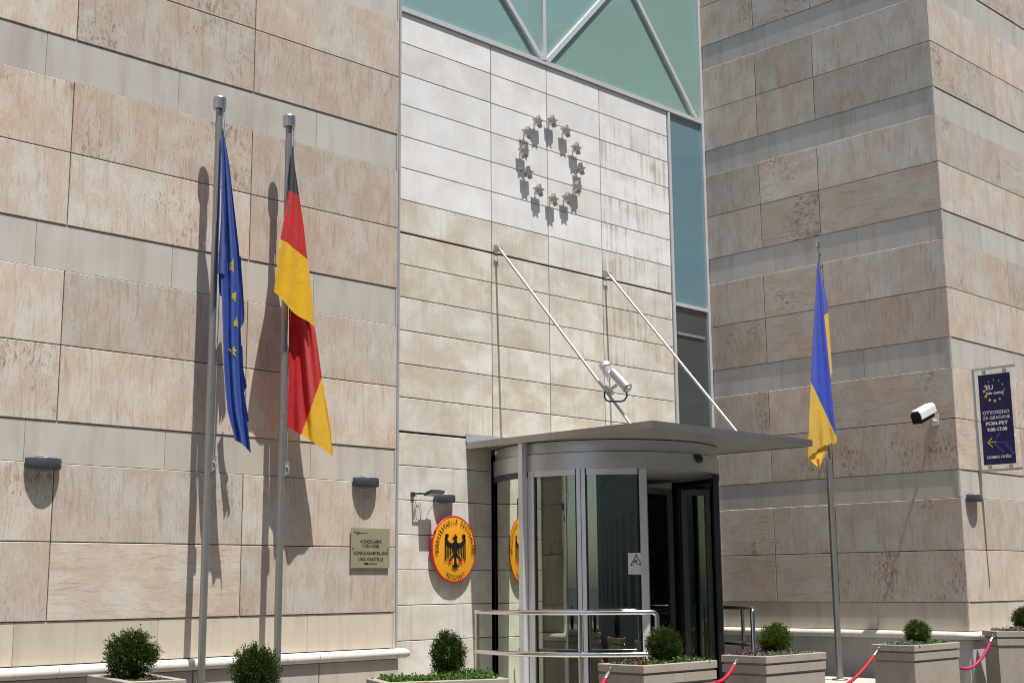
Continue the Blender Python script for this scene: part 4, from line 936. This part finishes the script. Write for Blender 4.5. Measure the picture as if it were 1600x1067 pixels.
def planter(p, rot, label, hx=.75, hy=.38, z1=None):
    """p: top front-left corner (x, y), rot about z; top at height z1"""
    t = thing('stone_planter', (p[0], p[1], 0), label, 'planter', 'stone planters along the front')
    c_, s_ = math.cos(rot), math.sin(rot); ux, uy = Vector((c_, s_, 0)), Vector((-s_, c_, 0)); O_ = Vector((p[0], p[1], 0))
    m_ = MB(); lv = [(z1, 0), (z1 - .047, 0), (z1 - .048, .018), (z1 - .062, .018), (z1 - .063, .004), (z1 - .118, .004), (z1 - .119, .020), (z1 - .134, .020), (z1 - .135, .012), (.10, .012), (.095, .002), (0, .002)]
    def rect(i_, z): return [O_ + ux * a + uy * b_ + Vector((0, 0, z)) for a, b_ in ((i_, i_), (hx - i_, i_), (hx - i_, hy - i_), (i_, hy - i_))]
    P = rect(.05, z1 - .05) + rect(.048, z1 - .001) + rect(.004, z1)
    for z, i_ in lv[1:] if False else [(z1 - .004, 0)] + lv[1:]: P += rect(i_, z)
    m_.ind(P, [(j * 4 + i, j * 4 + (i + 1) % 4, (j + 1) * 4 + (i + 1) % 4, (j + 1) * 4 + i) for j in range(len(P) // 4 - 1) for i in range(4)], 0)
    m_.build('planter_box', M_PLANT, t)
    m_ = MB(); m_.ind(rect(.05, z1 - .03), [(0, 1, 2, 3)]); m_.build('soil', M_SOIL, t)
    return t, O_, ux, uy
def cover(O_, ux, uy, z, hx, hy, mixes, label, n=900, h=(.03, .07), seed=1, grass=False, x0=.05, x1=.95):
    rnd = random.Random(seed); m_ = MB(); mats = [M_GC, M_GCG, M_GCP]
    cl = [(rnd.uniform(x0, x1), rnd.uniform(.1, .9), rnd.choice(mixes), rnd.uniform(.5, 1.1)) for _ in range(16)]
    for i in range(n):
        a, b_ = rnd.uniform(x0, x1), rnd.uniform(.08, .92); c0 = min(cl, key=lambda q: (q[0] - a) ** 2 * 4 + (q[1] - b_) ** 2)
        hh = rnd.uniform(*h) * c0[3]; mi = c0[2] if rnd.random() < .85 else rnd.choice(mixes)
        p = O_ + ux * hx * a + uy * hy * b_ + Vector((0, 0, z - .03)); lean = Vector((rnd.gauss(0, .5), rnd.gauss(0, .5), 1)).normalized(); sd = lean.cross(Vector((rnd.gauss(0, 1), rnd.gauss(0, 1), .2))).normalized()
        if grass or mi == 0 and rnd.random() < .5:
            w_ = .0035; m_.face([p - sd * w_, p + sd * w_, p + lean * hh + sd * w_ * .3, p + lean * hh - sd * w_ * .3], mi)
        for k in range(4):
            q = p + lean * hh * rnd.uniform(.4, 1.0); d = Vector((rnd.gauss(0, 1), rnd.gauss(0, 1), rnd.gauss(.3, .6))).normalized(); sd2 = d.cross(Vector((rnd.gauss(0, 1), rnd.gauss(0, 1), rnd.gauss(0, 1)))).normalized(); l_ = rnd.uniform(.008, .018)
            m_.face([q - d * l_ * .2, q + sd2 * l_ * .38 + d * l_ * .4, q + d * l_, q - sd2 * l_ * .38 + d * l_ * .4], mi)
    o = m_.build('ground_cover', mats, fix=False); tag(o, label, 'plants', kind='stuff'); return o
ZP = -.5 + EYE
PP = {}
for key, p, rot, lab, zt in (('A', (-.595, -3.08), 0, 'stone planter in front of the revolving door', ZP), ('B', (.71, -3.08), 0, 'stone planter just right of the door, left of the third flagpole', ZP),
                         ('C', (2.725, -3.08), 0, 'stone planter with a red rope, right of the third flagpole', ZP)):
    PP[key] = planter(p, rot, lab, z1=zt)
q = at(1557, 986, h=-.432); PP['D'] = planter((q.x, q.y), R(-45), 'stone planter cut by the right edge, set at an angle', z1=-.432 + EYE)
q = (-3.408, -1.806); PP['E'] = planter((-3.408, -1.806), R(-12), 'stone planter by the left wall under the leftmost shrub', .335, .76, z1=ZP)
PP['F'] = planter((-2.553, -2.952), R(-24), 'stone planter before the recessed wall, left of the door', .70, .37, z1=ZP)
PP['G'] = planter((-3.75, -3.12), R(-10), 'stone planter before the middle of the left wall, at the bottom edge', .72, .37, z1=ZP)
def cpt(key, a, b_, z, hx=.75, hy=.38):
    _, O_, ux, uy = PP[key]; return O_ + ux * a * hx + uy * b_ * hy + Vector((0, 0, z))
def px2(u, y_or, zz, key): pass
shrub(Vector((-.155, -2.89, ZP - .03)), .255, .235, 'round shrub in the planter before the revolving door', 0, M_LEAF)
shrub(Vector((1.105, -2.89, ZP - .03)), .245, .225, 'round bright green shrub right of the door', 1, M_LEAF2)
shrub(Vector((3.134, -2.89, ZP - .03)), .225, .205, 'smallest yellowish round shrub, in the planter by the corner', 2, M_LEAF2)
q = at(1601, 964, y=-3.02); shrub(Vector((q.x, q.y, -.46 + EYE)), .24, .21, 'round shrub cut off by the right edge of the view', 1, M_LEAF)
shrub(Vector((-3.172, -1.42, ZP - .035)), .315, .28, 'large round shrub at the far left in front of the left wall', 0, M_LEAF)
shrub(Vector((-3.385, -3.0, ZP - .035)), .235, .245, 'dark round shrub between the two left flagpoles', 1, M_LEAF)
shrub(Vector((-1.985, -2.82, ZP - .035)), .205, .27, 'tall egg-shaped dark shrub before the recessed wall', 2, M_LEAF)
for key, mixes, seed, gr, lab, hh, dims in (('A', [2, 2, 0], 1, False, 'reddish purple and green ground cover before the revolving door', (.03, .065), (.75, .38)), ('B', [1, 2, 1], 2, False, 'grey-green and purple ground cover around the shrub right of the door', (.03, .07), (.75, .38)),
                                 ('C', [0, 1, 0], 3, False, 'pale green ground cover with white tips in the corner planter', (.03, .06), (.75, .38)), ('D', [2, 1], 4, False, 'lilac and grey ground cover at the right edge', (.03, .07), (.75, .38)),
                                 ('E', [2, 1, 0], 5, False, 'sparse purple ground cover behind the far left shrub', (.015, .04), (.335, .76)), ('F', [0], 6, True, 'bright green grassy ground cover before the recessed wall', (.035, .08), (.70, .37)), ('G', [0, 1], 7, False, 'low green ground cover at the bottom edge under the left flags', (.02, .06), (.72, .37))):
    _, O_, ux, uy = PP[key]; cover(O_, ux, uy, (-.432 + EYE if key == 'D' else ZP), dims[0], dims[1], mixes, lab, 1500, hh, seed, gr, .08, .92)

# ------------------------------------------------------------------ barrier ropes
def rope(p, q, sag, mat, label, r=.0115):
    p, q = Vector(p), Vector(q); t = thing('barrier_rope', tuple(p), label, 'rope', 'twisted barrier ropes between the planters')
    N = 90; pts = []
    for i in range(N + 1):
        s_ = i / N; c_ = p.lerp(q, s_); c_.z -= sag * 4 * s_ * (1 - s_); pts.append(c_)
    L_ = sum((pts[i + 1] - pts[i]).length for i in range(N))
    m_ = MB(); k0 = 4; core = pts[k0:-k0]
    m_.tube(core, r, 15, rf=lambda i, a: 1 + .20 * abs(math.cos(1.5 * (2 * math.pi * a - i / N * L_ * 78)))); m_.build('cord', mat, t)
    for s_ in (0, 1):
        m_ = MB(); e = pts[:k0 + 3] if s_ == 0 else pts[-k0 - 3:][::-1]
        m_.tube([e[2], e[3], e[-1]], [.009, .014, .016], 12); m_.tube([e[0] + Vector((.014 * math.cos(R(a)), 0, .014 * math.sin(R(a)) - .01)) for a in range(0, 360, 30)], .004, 6, closed=True); m_.tube([e[0] + Vector((0, 0, -.02)), e[2]], .005, 8); m_.build('hook', M_STEEL, t)
    return t
hk = .033
rope((.144 + .01, -3.0, ZP - .06), (.71 + .16, -3.092, ZP - hk), .24, M_ROPE, 'red twisted rope hanging left of the planter right of the door') if False else None
def hkp(u, v, x): q = at(u, v, x=x); return (q.x, q.y, q.z)
rope(hkp(955, 1043, -.600), (-1.93, -3.20, ZP - .06), .25, M_ROPE, 'red twisted rope hanging from the planter before the revolving door')
rope(hkp(1151, 1031, .705), (.150, -2.90, ZP - .04), .13, M_ROPE, 'red twisted rope between the door planter and the next one right')
rope(hkp(1374, 1011, 2.720), (1.462, -2.71, ZP - .22), .20, M_ROPE, 'red twisted rope right of the third flagpole')
q = at(1551, 991, h=-.46); rope((q.x - .01, q.y - .01, -.462 + EYE), (3.485, -2.92, ZP - .09), .20, M_ROPE2, 'magenta twisted rope near the right corner, hanging to the last planter')
# brackets the ropes hook into
mb = None

# ------------------------------------------------------------------ invented building across the street, added and sized to darken the glass reflections
ob = thing('invented_building', (0, -24, 0), 'invented grey-green building added across the street, seen only as a reflection', 'building')
mb = MB(); mb.box((-26, -30, 0), (34, -18, 17)); mb.build('wall', plain('grey-green render', (.30, .32, .26), .8), ob)
for fl_ in range(5):
    mb = MB()
    for i in range(20): mb.box((-25 + i * 3, -17.99, 1 + fl_ * 3.2), (-23.4 + i * 3, -17.95, 3.0 + fl_ * 3.2))
    mb.build('window_row', M_DKGL, ob)
